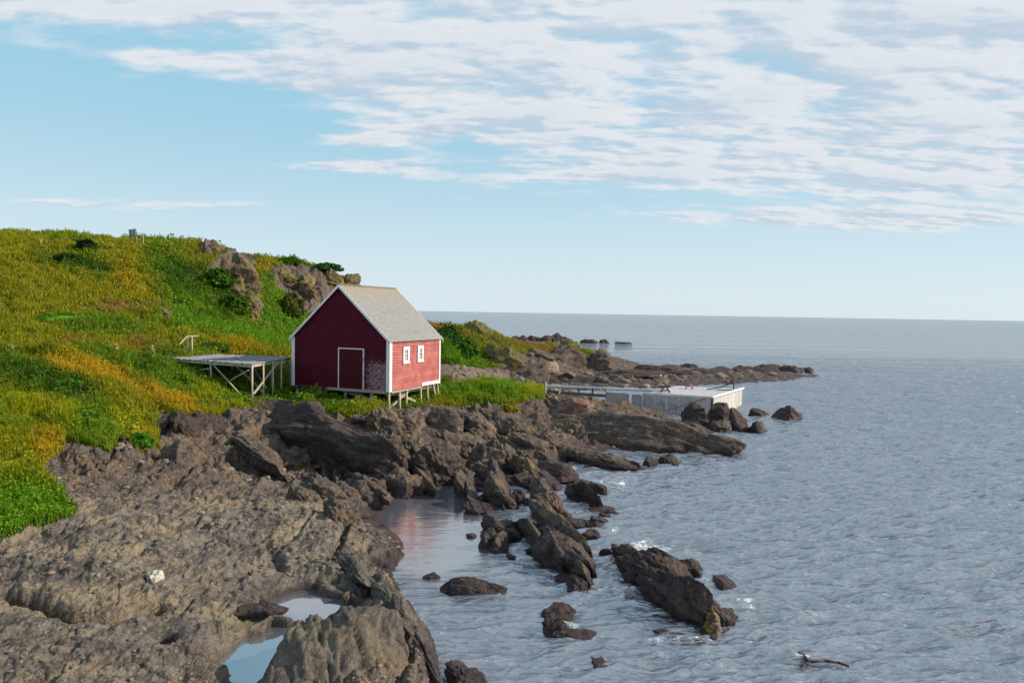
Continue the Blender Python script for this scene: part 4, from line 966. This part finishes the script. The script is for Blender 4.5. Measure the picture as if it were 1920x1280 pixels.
def awash():
    rr = random.Random(8)
    for i, (x1, y1, x2, y2, w, h, z, lb, mt) in enumerate([
        (868,880,892,962,.75,.85,0,'slanted ridge running down beside the tan pillar above the inlet','rock'), (925,880,948,955,.8,.9,0,'slanted grooved ridge left of the tall grey brown rock','purple'),
        (990,900,1052,985,.9,.75,0,'long slanted ridge leading to the pyramid shaped rock','rock'), (900,985,962,1018,.6,.45,0,'low dark rib crossing the calm water left of the grooved slab','darkrock'),
        (975,850,1062,892,1.0,.6,.1,'long tilted rib of rock between the rounded boulder and the sea','rock'), (1115,858,1196,882,.9,.5,0,'thin dark rib trailing off the layered ridge into the sea','darkrock'),
        (980,995,1058,1088,.5,.8,0,'thin plate of rock on the left flank of the long grooved slab','purple'), (1040,1055,1118,1106,.45,.6,0,'thin low plate at the seaward foot of the long grooved slab','rock'),
        (1160,1035,1215,1085,.6,.6,0,'narrow rib at the upper end of the seaward chain','purple'), (1285,1112,1352,1172,.55,.7,0,'pale narrow rib along the seaward side of the lower hump','rock'),
        (650,890,735,945,.9,.6,.3,'slanted rib of rock at the foot of the dark wall left of the inlet','rock'), (745,870,812,925,.9,.9,.15,'slanted rib above the head of the inlet','rock'),
        (700,1085,790,1230,.7,.55,.35,'long rounded ledge along the seaward edge of the foreground rock','humprock'), (745,1130,822,1290,.6,.5,.15,'outer ledge dropping to the sea at the right edge of the foreground rock','humprock'),
        (640,1050,705,1110,.6,.4,.5,'short ledge on the bank above the upper tide pool','humprock')]):
        ridge(x1, y1, x2, y2, w, h, lb, mt, z=z, seed=700+i, sub=5, taper=.4, bands=1.6)
    regs = [([(855,925),(880,880),(960,860),(1090,900),(1160,945),(1140,990),(1060,1000),(960,960),(900,960)], 26, 'small broken rock among the awash rubble between the inlet and the open sea', 'broken rocks awash off the middle shore'),
            ([(1130,1020),(1180,1010),(1290,1070),(1400,1190),(1330,1210),(1230,1150)], 10, 'small dark fragment awash beside the seaward rock chain', 'rock fragments round the seaward chain'),
            ([(900,975),(960,965),(1000,1000),(1010,1060),(960,1050),(900,1040)], 6, 'small dark stone breaking the water left of the long grooved slab', 'stones round the long grooved slab')]
    k = 0
    for poly, n, lb, gr in regs:
        c = 0
        while c < n:
            x = rr.uniform(850, 1410); y = rr.uniform(855, 1215)
            if not inpoly(np.array([x]), np.array([y]), poly)[0]: continue
            c += 1; k += 1; w = rr.uniform(16, 46)*(y/950); rock(x, y, w, w*rr.uniform(.3, .75), lb, rr.choice(['purple', 'darkrock', 'rock']), 0, rr.uniform(.8, 1.8), seed=500+k, sub=4, rough=1.2, bands=1.4, group=gr)
    spots = [(770,850,50,30),(740,860,40,26),(800,880,44,30),(850,895,50,36),(880,862,46,26),(940,862,50,26),(960,885,50,34),(900,830,56,26),(830,838,60,30),(1000,868,50,22),(955,815,60,24),(1020,835,60,22),(720,905,40,26),(785,925,46,30),(700,925,40,24),(590,905,36,18),(650,935,44,24),(560,935,40,18),(735,840,40,30),(870,795,44,22),(905,785,40,18),(760,785,36,20)]
    for i, (x, y, w, h) in enumerate(spots): rock(x, y, w*1.1, h*1.2, 'angular brown rock in the jumble of shore rocks between the shed and the inlet', 'rock', None, rr.uniform(.8, 1.5), seed=600+i, sub=5, rough=1.1, bands=1.4, group='angular rocks of the middle shore')
def extra_mats():
    def weedy():
        m, N, b, out = newmat('yellow weed on rock'); g = N.n('ShaderNodeNewGeometry'); n = N.noise(g.outputs['Position'], 3.2, 6, .7)
        c = N.mix(N.sm(n, .44, .60), (.06, .04, .035), (.24, .155, .012)); N.put(b.inputs['Base Color'], c); b.inputs['Roughness'].default_value = .6; bump(N, b, n, .1); return m
    M['weed'] = weedy()
    M['reef'] = rock_mat('dark reef rock', (.045, .030, .030), (.085, .052, .048), (.10, .065, .05), lichen=.2)
    M['lichen'] = rock_mat('lichened rock', (.15, .10, .08), (.24, .17, .13), (.40, .15, .05), lichen=.9)
    M['palebrown'] = rock_mat('pale brown stone', (.26, .21, .15), (.36, .29, .21), (.3, .22, .14), wet=False, lichen=.2)
    M['humprock'] = rock_mat('grooved grey rock', (.105, .093, .085), (.185, .158, .130), (.21, .17, .11), lichen=.5)
extra_mats(); build_rocks(); reef_bits(); awash()
def drift():
    a = P(1498, 1232, .02); o = empty('driftwood_branch', tuple(a)); tag(o, 'dark crooked branch floating in the ripples near the bottom edge', 'driftwood')
    pts = [P(x, y, .04)-a for x, y in ((1498,1230),(1520,1240),(1545,1238),(1570,1241),(1592,1248))]; MB().path([tuple(p) for p in pts], .06).build('stem', M['rust'], o, smooth=True)
    MB().path([tuple(P(1515,1238,.05)-a), tuple(P(1507,1226,.12)-a), tuple(P(1497,1222,.16)-a)], .045).build('twig', M['rust'], o, smooth=True)
    MB().path([tuple(P(1520,1240,.03)-a), tuple(P(1510,1247,.03)-a), tuple(P(1500,1249,.02)-a)], .05).build('twig', M['rust'], o, smooth=True)
drift()
# loose stones nobody could count
BLZ = blur(TZ, 14).reshape(NV, NU)
def build_rubble():
    r = np.random.default_rng(5); V0, F0 = ICO[2]; VS, FS = [], []; n = 0; base = 0
    tries = r.uniform(size=(16000, 2))
    us = tries[:, 0]*1.6-.95; vs = V0_+tries[:, 1]*(V1_-V0_-.35); Y = np.exp(vs); X = us*Y; Z = ground(X, Y)
    fu = ((us-U0_)/(U1_-U0_)*(NU-1)).astype(int).clip(0, NU-1); fv = ((vs-V0_)/(V1_-V0_)*(NV-1)).astype(int).clip(0, NV-1)
    ok = (ROCKM.reshape(NV, NU)[fv, fu] > .5) & (Z > .02) | BEACH.reshape(NV, NU)[fv, fu]
    ok &= Z < 4.0; ok &= Z < BLZ[fv, fu]+.05
    dens = fbm(np.stack([X, Y, 0*X], -1), .35, 3); ok &= dens > -.05
    px, py = project(X, Y, Z)
    for x, y, z, q, yy in zip(X[ok], Y[ok], Z[ok], px[ok], py[ok]):
        big = r.random()**3; fgd = yy > 900 and q < 780
        s = (.020+.055*big)*max(.6, (y/17)**1.15)*(1.0 if fgd or y < 22 else 1.3)
        dim = np.array([r.uniform(.8, 1.5), r.uniform(.7, 1.1), r.uniform(.5, .8)])*s
        v = V0/((np.abs(V0)**2.8).sum(1)**(1/2.8))[:, None]; v = v*(1+r.normal(size=(len(v), 1))*.07)*dim
        a = r.uniform(0, 6.28); ca, sa = math.cos(a), math.sin(a)
        v = np.stack([v[:, 0]*ca-v[:, 1]*sa, v[:, 0]*sa+v[:, 1]*ca, v[:, 2]], -1)+np.array([x, y, z+s*.15]); VS.append(v); FS.append(F0+base); base += len(v); n += 1
        if n > 3200: break
    o = mesh_np('rubble', np.concatenate(VS), np.concatenate(FS), M['rubble'], smooth=False); tag(o, kind='stuff', label='loose stones and pebbles scattered over the shore rock', cat='stones')
def rub():
    m, N, b, out = newmat('rubble'); g = N.n('ShaderNodeNewGeometry'); n = N.noise(g.outputs['Position'], 1.7, 3, .6); n2 = N.noise(g.outputs['Position'], 12, 4, .6)
    c = N.mix(g.outputs['Random Per Island'], (.10, .075, .065), (.26, .21, .16)); c = N.mix(N.sm(n2, .4, .7), c, (.20, .15, .10)); N.put(b.inputs['Base Color'], c); b.inputs['Roughness'].default_value = .9; bump(N, b, n2, .02); return m
M['rubble'] = rub(); build_rubble()
# ------------------------------------------------------------------ sea and pools
def build_water():
    nu, nv = 860, 820
    u = np.linspace(-1.1, 1.5, nu); v1 = np.linspace(math.log(7.0), math.log(140), nv); v2 = np.linspace(math.log(141), math.log(14000), 60)
    v = np.concatenate([v1, v2]); Ug, Vg = np.meshgrid(u, v); Y = np.exp(Vg).ravel(); X = Ug.ravel()*Y
    land = np.zeros(X.size); inn = (Y < 130) & (X/Y < U1_) & (Y > 8.6)
    land[~inn] = -3; land[inn] = ground(X[inn], Y[inn])
    px, py = project(X, Y, 0*X)
    p3 = np.stack([X, Y, 0*X], -1)
    calm = np.minimum(1, 1.5*np.exp(-(((px-805)/150)**2+((py-1000)/110)**2)**1.1))
    semi = np.exp(-(((px-880)/170)**2+((py-1020)/150)**2))*.7; calm = np.maximum(calm, semi)
    foam = .55*sstep(land, -.75, -.05)
    for (x, y, a, b, w) in [(1215, 1035, 55, 26, 1.3), (1260,1070,60,20,.8), (1150, 905, 90, 26, .8), (1060, 885, 60, 14, .9), (1060, 1168, 70, 16, .9), (1330, 1088, 30, 12, 1.1), (1395, 1130, 60, 12, .8), (1310, 1150, 50, 20, .8), (1250, 1200, 110, 14, .8), (1390, 1200, 70, 12, .7), (1500, 1232, 40, 10, 1.0), (1050, 1000, 120, 30, .5), (1420, 800, 60, 10, .5), (1140, 1000, 40, 14, .8), (900,1160,120,30,.35)]:
        foam = np.maximum(foam, w*np.exp(-(((px-x)/a)**2+((py-y)/b)**2)))
    for (rx, ry, rr) in ROCKPTS:
        if ry > 60: continue
        k = np.abs(X-rx) < rr+2; k &= np.abs(Y-ry) < rr+2
        dd = np.hypot(X[k]-rx, Y[k]-ry); foam[k] = np.maximum(foam[k], .42*np.exp(-(np.maximum(dd-rr*.8, 0)/.5)**2))
    foam *= (1-calm*.9)
    ang = R_(-7); xr = X*math.cos(ang)-Y*math.sin(ang); yr = X*math.sin(ang)+Y*math.cos(ang)
    q = np.stack([xr*.40, yr*1.1, 0*xr], -1)
    act = (1-calm*.985)
    fade = np.clip((150-Y)/90, 0, 1)
    z = 2.1*(.055*fbm(q, .55, 2)+.062*fbm(q+4, 1.25, 3, .5, True)-.055+.05*fbm(q*np.array([.5, 1, 1]), .16, 2)+.012*fbm(q+9, 4.0, 2)*np.clip((40-Y)/20, 0, 1))*act*fade
    Fw = grid_faces(len(v), nu); k = (land[Fw] < .5).any(1); Fw = Fw[k]
    o = mesh_np('sea', np.stack([X, Y, z], -1), Fw, M['water'], attrs={'calm': ('FLOAT', calm), 'foam': ('FLOAT', foam)})
    tag(o, kind='structure')
    for pl in ([(470,1080),(705,1080),(705,1172),(470,1172)], [(375,1310),(375,1172.0),(640,1172.0),(640,1310)], [(275,1178),(345,1178),(345,1205),(275,1205)]):
        pts = [P(x, y, POOLZ) for x, y in pl]; mm = MB().add(pts, [tuple(range(len(pts)))]); w = mm.build('tide_pool', M['pool']); tag(w, kind='structure')
build_water()
# ------------------------------------------------------------------ vegetation
GREEN = (.135, .235, .012); DARK = (.055, .125, .008); OLIVE = (.265, .265, .012); ORANGE = (.48, .310, .015); YG = (.31, .330, .008); BROWN = (.33, .185, .050); VIVID = (.135, .295, .012); YEL = (.38, .275, .010)
BL = [ # px, py, rx, ry, angle, colour, leafy, height
 (80,470,160,28,3,OLIVE,0,.45),(120,520,120,40,10,YEL,0,.4),(60,540,90,50,0,OLIVE,0,.4),(190,505,90,26,10,GREEN,.8,.45),(240,480,60,30,10,OLIVE,.3,.5),(165,500,110,10,8,DARK,.8,.5),(250,530,46,40,55,YEL,.2,.45),(275,545,50,14,25,ORANGE,0,.5),
 (300,500,40,50,30,GREEN,.8,.6),(350,530,50,50,30,DARK,.9,.7),(370,480,60,16,5,OLIVE,0,.4),(360,600,80,36,22,VIVID,.6,.5),(450,625,110,26,14,VIVID,.4,.4),(550,610,60,30,40,VIVID,.4,.4),(440,650,90,14,8,YEL,0,.5),(530,668,50,10,0,ORANGE,0,.4),(510,580,40,40,40,VIVID,.5,.4),(425,570,30,40,30,DARK,.9,.6),
 (100,560,120,30,0,OLIVE,0,.5),(240,578,70,10,0,BROWN,0,.3),(40,600,100,30,0,OLIVE,0,.5),(110,600,40,7,5,VIVID,1,.5),(200,620,120,16,0,GREEN,.4,.5),(50,650,110,26,0,OLIVE,.3,.6),(150,645,40,7,0,BROWN,0,.35),(270,650,46,12,0,BROWN,0,.3),
 (300,680,40,30,20,DARK,.7,.6),(70,720,120,40,8,DARK,.9,.6),(150,750,90,30,25,DARK,.9,.6),(130,690,70,16,12,ORANGE,0,.35),(210,705,90,16,24,ORANGE,0,.35),(310,752,70,16,24,ORANGE,0,.35),(370,760,50,14,10,ORANGE,0,.3),(240,760,80,20,25,OLIVE,.3,.4),
 (60,775,140,26,10,YG,.1,.5),(90,840,32,30,0,ORANGE,0,.3),(180,800,40,24,30,GREEN,.7,.5),(250,800,50,26,20,YG,.6,.4),(275,830,20,24,60,ORANGE,0,.3),(20,880,60,50,0,YG,.1,.4),(50,940,90,40,0,VIVID,.9,.45),(10,990,60,30,0,VIVID,.8,.4),
 (330,640,80,18,0,OLIVE,.2,.6),(350,700,60,20,10,GREEN,.3,.5),(400,745,50,14,20,YG,.1,.5),(390,762,26,10,0,GREEN,.8,.5),(500,745,80,18,8,VIVID,.6,.4),(470,762,50,10,0,YG,.1,.35),(600,750,60,20,0,GREEN,.9,.5),(640,765,50,12,0,GREEN,.7,.4),
 (475,742,60,14,0,GREEN,.3,.16),(520,680,30,26,0,GREEN,.3,.3),(440,700,50,24,0,DARK,.6,.4),(900,738,130,16,-2,VIVID,.2,.62),(1000,736,30,10,0,YG,.1,.6),(845,650,50,34,40,DARK,.8,.9),(860,672,60,20,20,VIVID,.7,.6),(915,640,36,20,30,YEL,.1,.4),(880,640,50,20,30,GREEN,.7,.5),(1000,648,90,12,10,BROWN,.0,.3),(960,650,50,14,20,OLIVE,.2,.3),
 (560,500,80,14,5,GREEN,.8,.5),(640,515,40,14,20,DARK,.8,.5),(500,500,30,12,0,YEL,0,.4),(830,625,50,14,10,BROWN,.3,.7),
]
def veg_at(px, py, X, Y):
    n = px.size; p3 = np.stack([X, Y, 0*X], -1)
    a = sstep(fbm(p3, .28, 3), -.35, .45)[:, None]; c = np.array(GREEN)*(1-a)+np.array(OLIVE)*a
    leaf = .25+0*px; hh = .45+0*px
    jx = 14*fbm(p3, .5, 3); jy = 7*fbm(p3+30, .5, 3)
    for (x, y, rx, ry, an, cc, lf, h) in BL:
        t = R_(an); dx = px+jx-x; dy = py+jy-y; ex = (dx*math.cos(t)+dy*math.sin(t))/rx; ey = (-dx*math.sin(t)+dy*math.cos(t))/ry
        w = np.exp(-(ex*ex+ey*ey)**1.6)*.92
        c = c*(1-w)[:, None]+np.array(cc)*w[:, None]; leaf = leaf*(1-w)+lf*w; hh = hh*(1-w)+h*w
    return c, leaf, hh
def build_grass():
    r = np.random.default_rng(21); N0 = 1300000
    us = r.uniform(U0_+.01, .2, N0); vs = r.uniform(V0_, V1_-.05, N0); Y = np.exp(vs); X = us*Y
    fu = ((us-U0_)/(U1_-U0_)*(NU-1)).round().astype(int).clip(0, NU-1); fv = ((vs-V0_)/(V1_-V0_)*(NV-1)).round().astype(int).clip(0, NV-1)
    rk = ROCKS.reshape(NV, NU)[fv, fu]
    bc = BEACH.reshape(NV, NU)[fv, fu]
    ok = (rk < .5) & ~bc; X, Y = X[ok], Y[ok]; Z = ground(X, Y); ok = Z > .4; X, Y, Z = X[ok], Y[ok], Z[ok]
    px, py = project(X, Y, Z); ok = (px > -420) & (px < 1200) & (py < 1150); X, Y, Z, px, py = (t[ok] for t in (X, Y, Z, px, py))
    # not through the house floor
    hx = X-D(729.5, 733, 36.0)[0]; hy = Y-36.0; ca, sa = math.cos(R_(23)), math.sin(R_(23)); lx = hx*ca-hy*sa; ly = hx*sa+hy*ca
    inside = (lx > -6.5) & (lx < .1) & (ly > -.05) & (ly < 5.5)
    col, leaf, hh = veg_at(px, py, X, Y)
    isleaf = r.uniform(size=X.size) < leaf*.6+.05
    clump = np.clip(.75+.9*fbm(np.stack([X, Y, 0*X], -1), .9, 3), .25, 1.7)
    hgt = hh*clump*r.uniform(.55, 1.1, X.size)*1.25
    hgt = np.where(inside, np.minimum(hgt, .25), hgt)
    hgt *= np.clip((Y-9)/14, .35, 1)
    var = (1+.11*r.normal(size=X.size))[:, None].clip(.4, 1.8); hue = r.normal(size=(X.size, 1))*.07
    col = col*var*np.concatenate([1+hue, 1+0*hue, 1-hue], 1).clip(.5, 1.5)
    pale = r.uniform(size=X.size) < .015; col[pale] = col[pale]*.4+np.array((.36, .30, .12))*.6
    wd = .009+.0010*Y
    g = ~isleaf; n = g.sum(); a = r.uniform(0, 2*math.pi, n); lean = r.uniform(.05, .5, n); wdir = np.stack([np.cos(a), np.sin(a), 0*a], -1); side = np.stack([-np.sin(a), np.cos(a), 0*a], -1)
    # turn blades' faces at random
    b2 = r.uniform(0, 2*math.pi, n); side = np.stack([np.cos(b2), np.sin(b2), 0*b2], -1)
    base = np.stack([X[g], Y[g], Z[g]-.03], -1); h = hgt[g][:, None]; w = wd[g][:, None]*.5
    mid = base+np.array([0, 0, 1])*h*.55+wdir*h*(lean*.3)[:, None]; tip = base+np.array([0, 0, 1])*h*(1-.3*lean)[:, None]+wdir*h*lean[:, None]
    V = np.stack([base-side*w, base+side*w, mid-side*w*.8, mid+side*w*.8, tip], 1).reshape(-1, 3); i = np.arange(n)[:, None]*5
    Fc = np.concatenate([i+np.array([[0, 1, 2]]), i+np.array([[1, 3, 2]]), i+np.array([[2, 3, 4]])], 0)
    C = np.repeat(np.concatenate([col[g], np.ones((n, 1))], 1), 5, 0)
    # leaves
    l = isleaf; n = l.sum(); cen = np.stack([X[l], Y[l], Z[l]+hgt[l]*r.uniform(.15, 1.0, n)], -1)
    nrm = r.normal(size=(n, 3))*np.array([.7, .7, .6])+np.array([.1, -.1, .6]); nrm /= np.linalg.norm(nrm, axis=1)[:, None]
    t = np.cross(nrm, r.normal(size=(n, 3))); t /= np.linalg.norm(t, axis=1)[:, None]; bb = np.cross(nrm, t); s = (.012+.0014*Y[l])[:, None]*r.uniform(.6, 1.3, (n, 1))
    V2 = np.stack([cen-t*s*1.3, cen+bb*s*.75, cen+t*s*1.3, cen-bb*s*.75], 1).reshape(-1, 3); i2 = np.arange(n)[:, None]*4+len(V)
    F2 = np.concatenate([i2+np.array([[0, 1, 2]]), i2+np.array([[0, 2, 3]])], 0); C2 = np.repeat(np.concatenate([col[l]*.95, np.ones((n, 1))], 1), 4, 0)
    o = mesh_np('grass', np.concatenate([V, V2]), np.concatenate([Fc, F2]), M['veg'], smooth=False, attrs={'Col': ('FLOAT_COLOR', np.concatenate([C, C2]))})
    tag(o, kind='stuff', label='tall wild grass and leafy weeds covering the hillside', cat='grass'); print('GRASS', len(V), len(V2))
build_grass()
def leaf_mass(n, rx, ry, h, size, col, seed, hollow=.35):
    r = np.random.default_rng(seed); d = r.normal(size=(n, 3)); d[:, 2] = np.abs(d[:, 2]); d /= np.linalg.norm(d, axis=1)[:, None]
    lump = 1+.35*fbm(d*2+seed, 1.0, 3); rad = r.uniform(hollow, 1, (n, 1))**.5*lump[:, None]; cen = d*rad*np.array([rx, ry, h])
    nrm = d+r.normal(size=(n, 3))*.6; nrm /= np.linalg.norm(nrm, axis=1)[:, None]; t = np.cross(nrm, r.normal(size=(n, 3))); t /= np.linalg.norm(t, axis=1)[:, None]; b = np.cross(nrm, t)
    s = size*r.uniform(.6, 1.3, (n, 1)); V = np.stack([cen-t*s*1.2, cen+b*s*.7, cen+t*s*1.2, cen-b*s*.7], 1).reshape(-1, 3)
    F_ = np.arange(n)[:, None]*4+np.array([[0, 1, 2, 3]]); C = np.array(col)*(1+.3*r.normal(size=(n, 1))).clip(.4, 1.8); C = np.repeat(np.concatenate([C, np.ones((n, 1))], 1), 4, 0)
    return V, F_, C
def shrub(px, py, w, h, col, label, seed, n=2600, size=None, d=None, ry=1.0):
    p = hit(px, py) if d is None else D(px, py, d); k = p[1]/1280; r = empty('shrub', tuple(p)); tag(r, label, 'shrub')
    V, F_, C = leaf_mass(n, w*k/2, w*k/2*ry, h*k, size or (.03+.0016*p[1]), col, seed)
    mesh_np('foliage', V, F_, M['veg'], r, False, {'Col': ('FLOAT_COLOR', C)})
    m = MB(); rr = random.Random(seed)
    for _ in range(5): m.bar((rr.uniform(-.1, .1), rr.uniform(-.1, .1), -.15), (rr.uniform(-.4, .4)*w*k/2, rr.uniform(-.4, .4)*w*k/2, h*k*.7), .05, n=5, taper=.5)
    m.build('stem', M['dark'], r)
shrub(163, 471, 40, 20, (.014, .035, .008), 'very dark rounded shrub just below the left skyline', 1)
shrub(132, 488, 56, 11, (.024, .065, .010), 'low dark green shrub spreading below the very dark one', 2)
shrub(545, 496, 40, 13, DARK, 'small green shrub on the skyline above the right crags', 3)
shrub(612, 506, 56, 11, (.03, .10, .015), 'dark green shrub mat on the skyline left of the roof ridge', 4)
shrub(838, 650, 60, 38, (.035, .10, .012), 'tall bushy growth just right of the shed roof corner', 5, 4200)
shrub(872, 665, 50, 30, (.07, .16, .012), 'bright green bush behind the pebble beach', 6, 3200)
shrub(795, 640, 50, 30, (.035, .10, .014), 'bush half hidden behind the shed roof', 7, 3000)
shrub(410, 535, 60, 30, DARK, 'dark leafy bush at the foot of the small overhanging crag', 8, 3200)
shrub(440, 585, 50, 30, DARK, 'dark bush on the slope left of the narrow crag foot', 9, 2600)
shrub(548, 590, 40, 40, (.10, .12, .02), 'olive bush against the rugged crag left of the roof', 10, 2600)
shrub(395, 657, 60, 14, DARK, 'dark green bush hanging behind the drying platform', 11, 2200)
shrub(955, 770, 34, 12, (.24, .20, .02), 'yellowish low plant growing among the shore rocks', 12, 900)
shrub(262, 833, 46, 20, (.06, .19, .01), 'fresh green bush on the edge of the foreground rock', 13, 2000)
def leafy_plant(px, py, w, h, label, seed, col=VIVID, n=26):
    """broad lobed leaves on stalks"""
    p = hit(px, py); k = p[1]/1280; r = np.random.default_rng(seed); root = empty('leafy_plant', tuple(p)); tag(root, label, 'plant')
    VS, FS, CS, b = [], [], [], 0; st = MB()
    for _ in range(n):
        a = r.uniform(0, 6.28); rad = r.uniform(.15, 1)*w*k/2; z = h*k*r.uniform(.35, 1); c = np.array([math.cos(a)*rad, math.sin(a)*rad, z])
        nr = np.array([math.cos(a)*.5, math.sin(a)*.5, 1])+r.normal(size=3)*.25; nr /= np.linalg.norm(nr); t = np.cross(nr, r.normal(size=3)); t /= np.linalg.norm(t); bb = np.cross(nr, t)
        R = w*k*.10*r.uniform(.8, 1.3); lobes = 14; pts = [c+nr*.0]
        for q in range(lobes):
            an = 2*math.pi*q/lobes; rr = R*(1.0 if q % 2 else .62)*(.7 if q < 2 else 1); pts.append(c+(t*math.cos(an)+bb*math.sin(an))*rr-nr*rr*.25)
        VS += pts; FS += [[b, b+1+q, b+1+(q+1) % lobes] for q in range(lobes)]; cc = np.array(col)*r.uniform(.6, 1.4); CS += [[*cc, 1]]*(lobes+1); b += lobes+1
        st.bar((0, 0, -.05), tuple(c), .02, n=4)
    mesh_np('leaf', VS, FS, M['veg'], root, False, {'Col': ('FLOAT_COLOR', np.array(CS))})['kind'] = 'stuff'
    st.build('stem', M['stem'], root)
def stem_mat(name, c):
    m, N, b, out = newmat(name); g = N.n('ShaderNodeNewGeometry'); n = N.noise(g.outputs['Position'], 9, 3); N.put(b.inputs['Base Color'], N.mix(n, c, tuple(v*.5 for v in c))); b.inputs['Roughness'].default_value = .8; return m
M['stem'] = stem_mat('green stem', (.08, .15, .02)); M['dry'] = stem_mat('dry brown stalk', (.30, .19, .11)); M['straw'] = stem_mat('straw stalk', (.52, .42, .12))
leafy_plant(595, 752, 36, 20, 'broad leaved plant with a yellowish leaf at the foot of the red gable wall', 1)
leafy_plant(565, 755, 40, 22, 'broad leaved plant under the left corner of the red shed', 2)
leafy_plant(520, 745, 40, 18, 'light green leafy plant between drying platform and shed', 3)
leafy_plant(650, 770, 44, 20, 'leafy plant at the edge of the dark rocks below the shed', 4, GREEN)
leafy_plant(105, 606, 70, 14, 'flat spread of bright green broad leaves high on the slope', 5, (.11, .30, .015), 60)
leafy_plant(125, 740, 60, 30, 'green broad leaved clump low on the slope above the orange grass tuft', 6, (.07, .2, .012), 40)
leafy_plant(165, 795, 50, 30, 'broad leaved clump just above the foreground rock', 7, (.07, .2, .012), 36)
leafy_plant(250, 815, 40, 22, 'light green leafy plant near the dark blocky rock', 8, YG, 30)
def stalk(px, py, h, label, mt, seed, name='dry_stalk', umbel=True, n=3, group=None, d=None):
    p = hit(px, py) if d is None else D(px, py, d); p[2] = gz(p[0], p[1]); k = p[1]/1280; rr = random.Random(seed); root = empty(name, tuple(p)); tag(root, label, 'stalk', group)
    H = h*k; s = MB(); u = MB(); t = max(.025, .0011*p[1])
    for j in range(n):
        dx, dy = rr.uniform(-.25, .25)*H*.5, rr.uniform(-.2, .2)*H*.4; hh = H*rr.uniform(.7, 1); b0 = (dx*.3, dy*.3, -.1); top = (dx, dy, hh); s.bar(b0, top, t, n=5, taper=.6)
        if umbel:
            for q in range(9):
                a = rr.uniform(0, 6.28); ln = H*.13; e = (dx+math.cos(a)*ln, dy+math.sin(a)*ln, hh+ln*.35); u.bar(top, e, t*.45, n=4)
                u.box(e[0]-t*.9, e[0]+t*.9, e[1]-t*.9, e[1]+t*.9, e[2]-.01, e[2]+t*.5)
        else:
            for q in range(16):
                z = hh*(.45+.55*q/16); a = rr.uniform(0, 6.28); u.bar((dx*z/hh, dy*z/hh, z), (dx*z/hh+math.cos(a)*t*2.4, dy*z/hh+math.sin(a)*t*2.4, z+t*1.5), t*.9, n=4)
    s.build('stem', M[mt], root); u.build('flower_head', M[mt], root)
stalk(568, 733, 50, 'brown dried flat topped seed heads standing before the red gable wall', 'dry', 1, n=3)
stalk(584, 735, 38, 'shorter brown dried seed head beside the taller ones at the gable', 'dry', 2, n=2)
stalk(27, 682, 44, 'pale yellow upright stalk on the slope near the left edge', 'straw', 3, umbel=False, n=1)
stalk(221, 668, 26, 'thin straw coloured stalk in the dark weeds above the yellow band', 'straw', 4, umbel=False, n=2)
stalk(284, 680, 34, 'straw stalk left of the drying platform', 'straw', 5, umbel=False, n=2)
stalk(76, 465, 18, 'small pale stalk below the skyline near the left edge', 'straw', 6, umbel=False, n=1)
for i, (x, y) in enumerate(((137, 450), (144, 449), (151, 451), (115, 448), (215, 455), (70, 445))):
    stalk(x, y, 13 if i < 3 else 8, 'thin dark umbel stalk standing against the sky on the left skyline', 'stem', 20+i, name='umbel_stalk', n=1, group='umbel stalks on the skyline', d=57+i*.3)
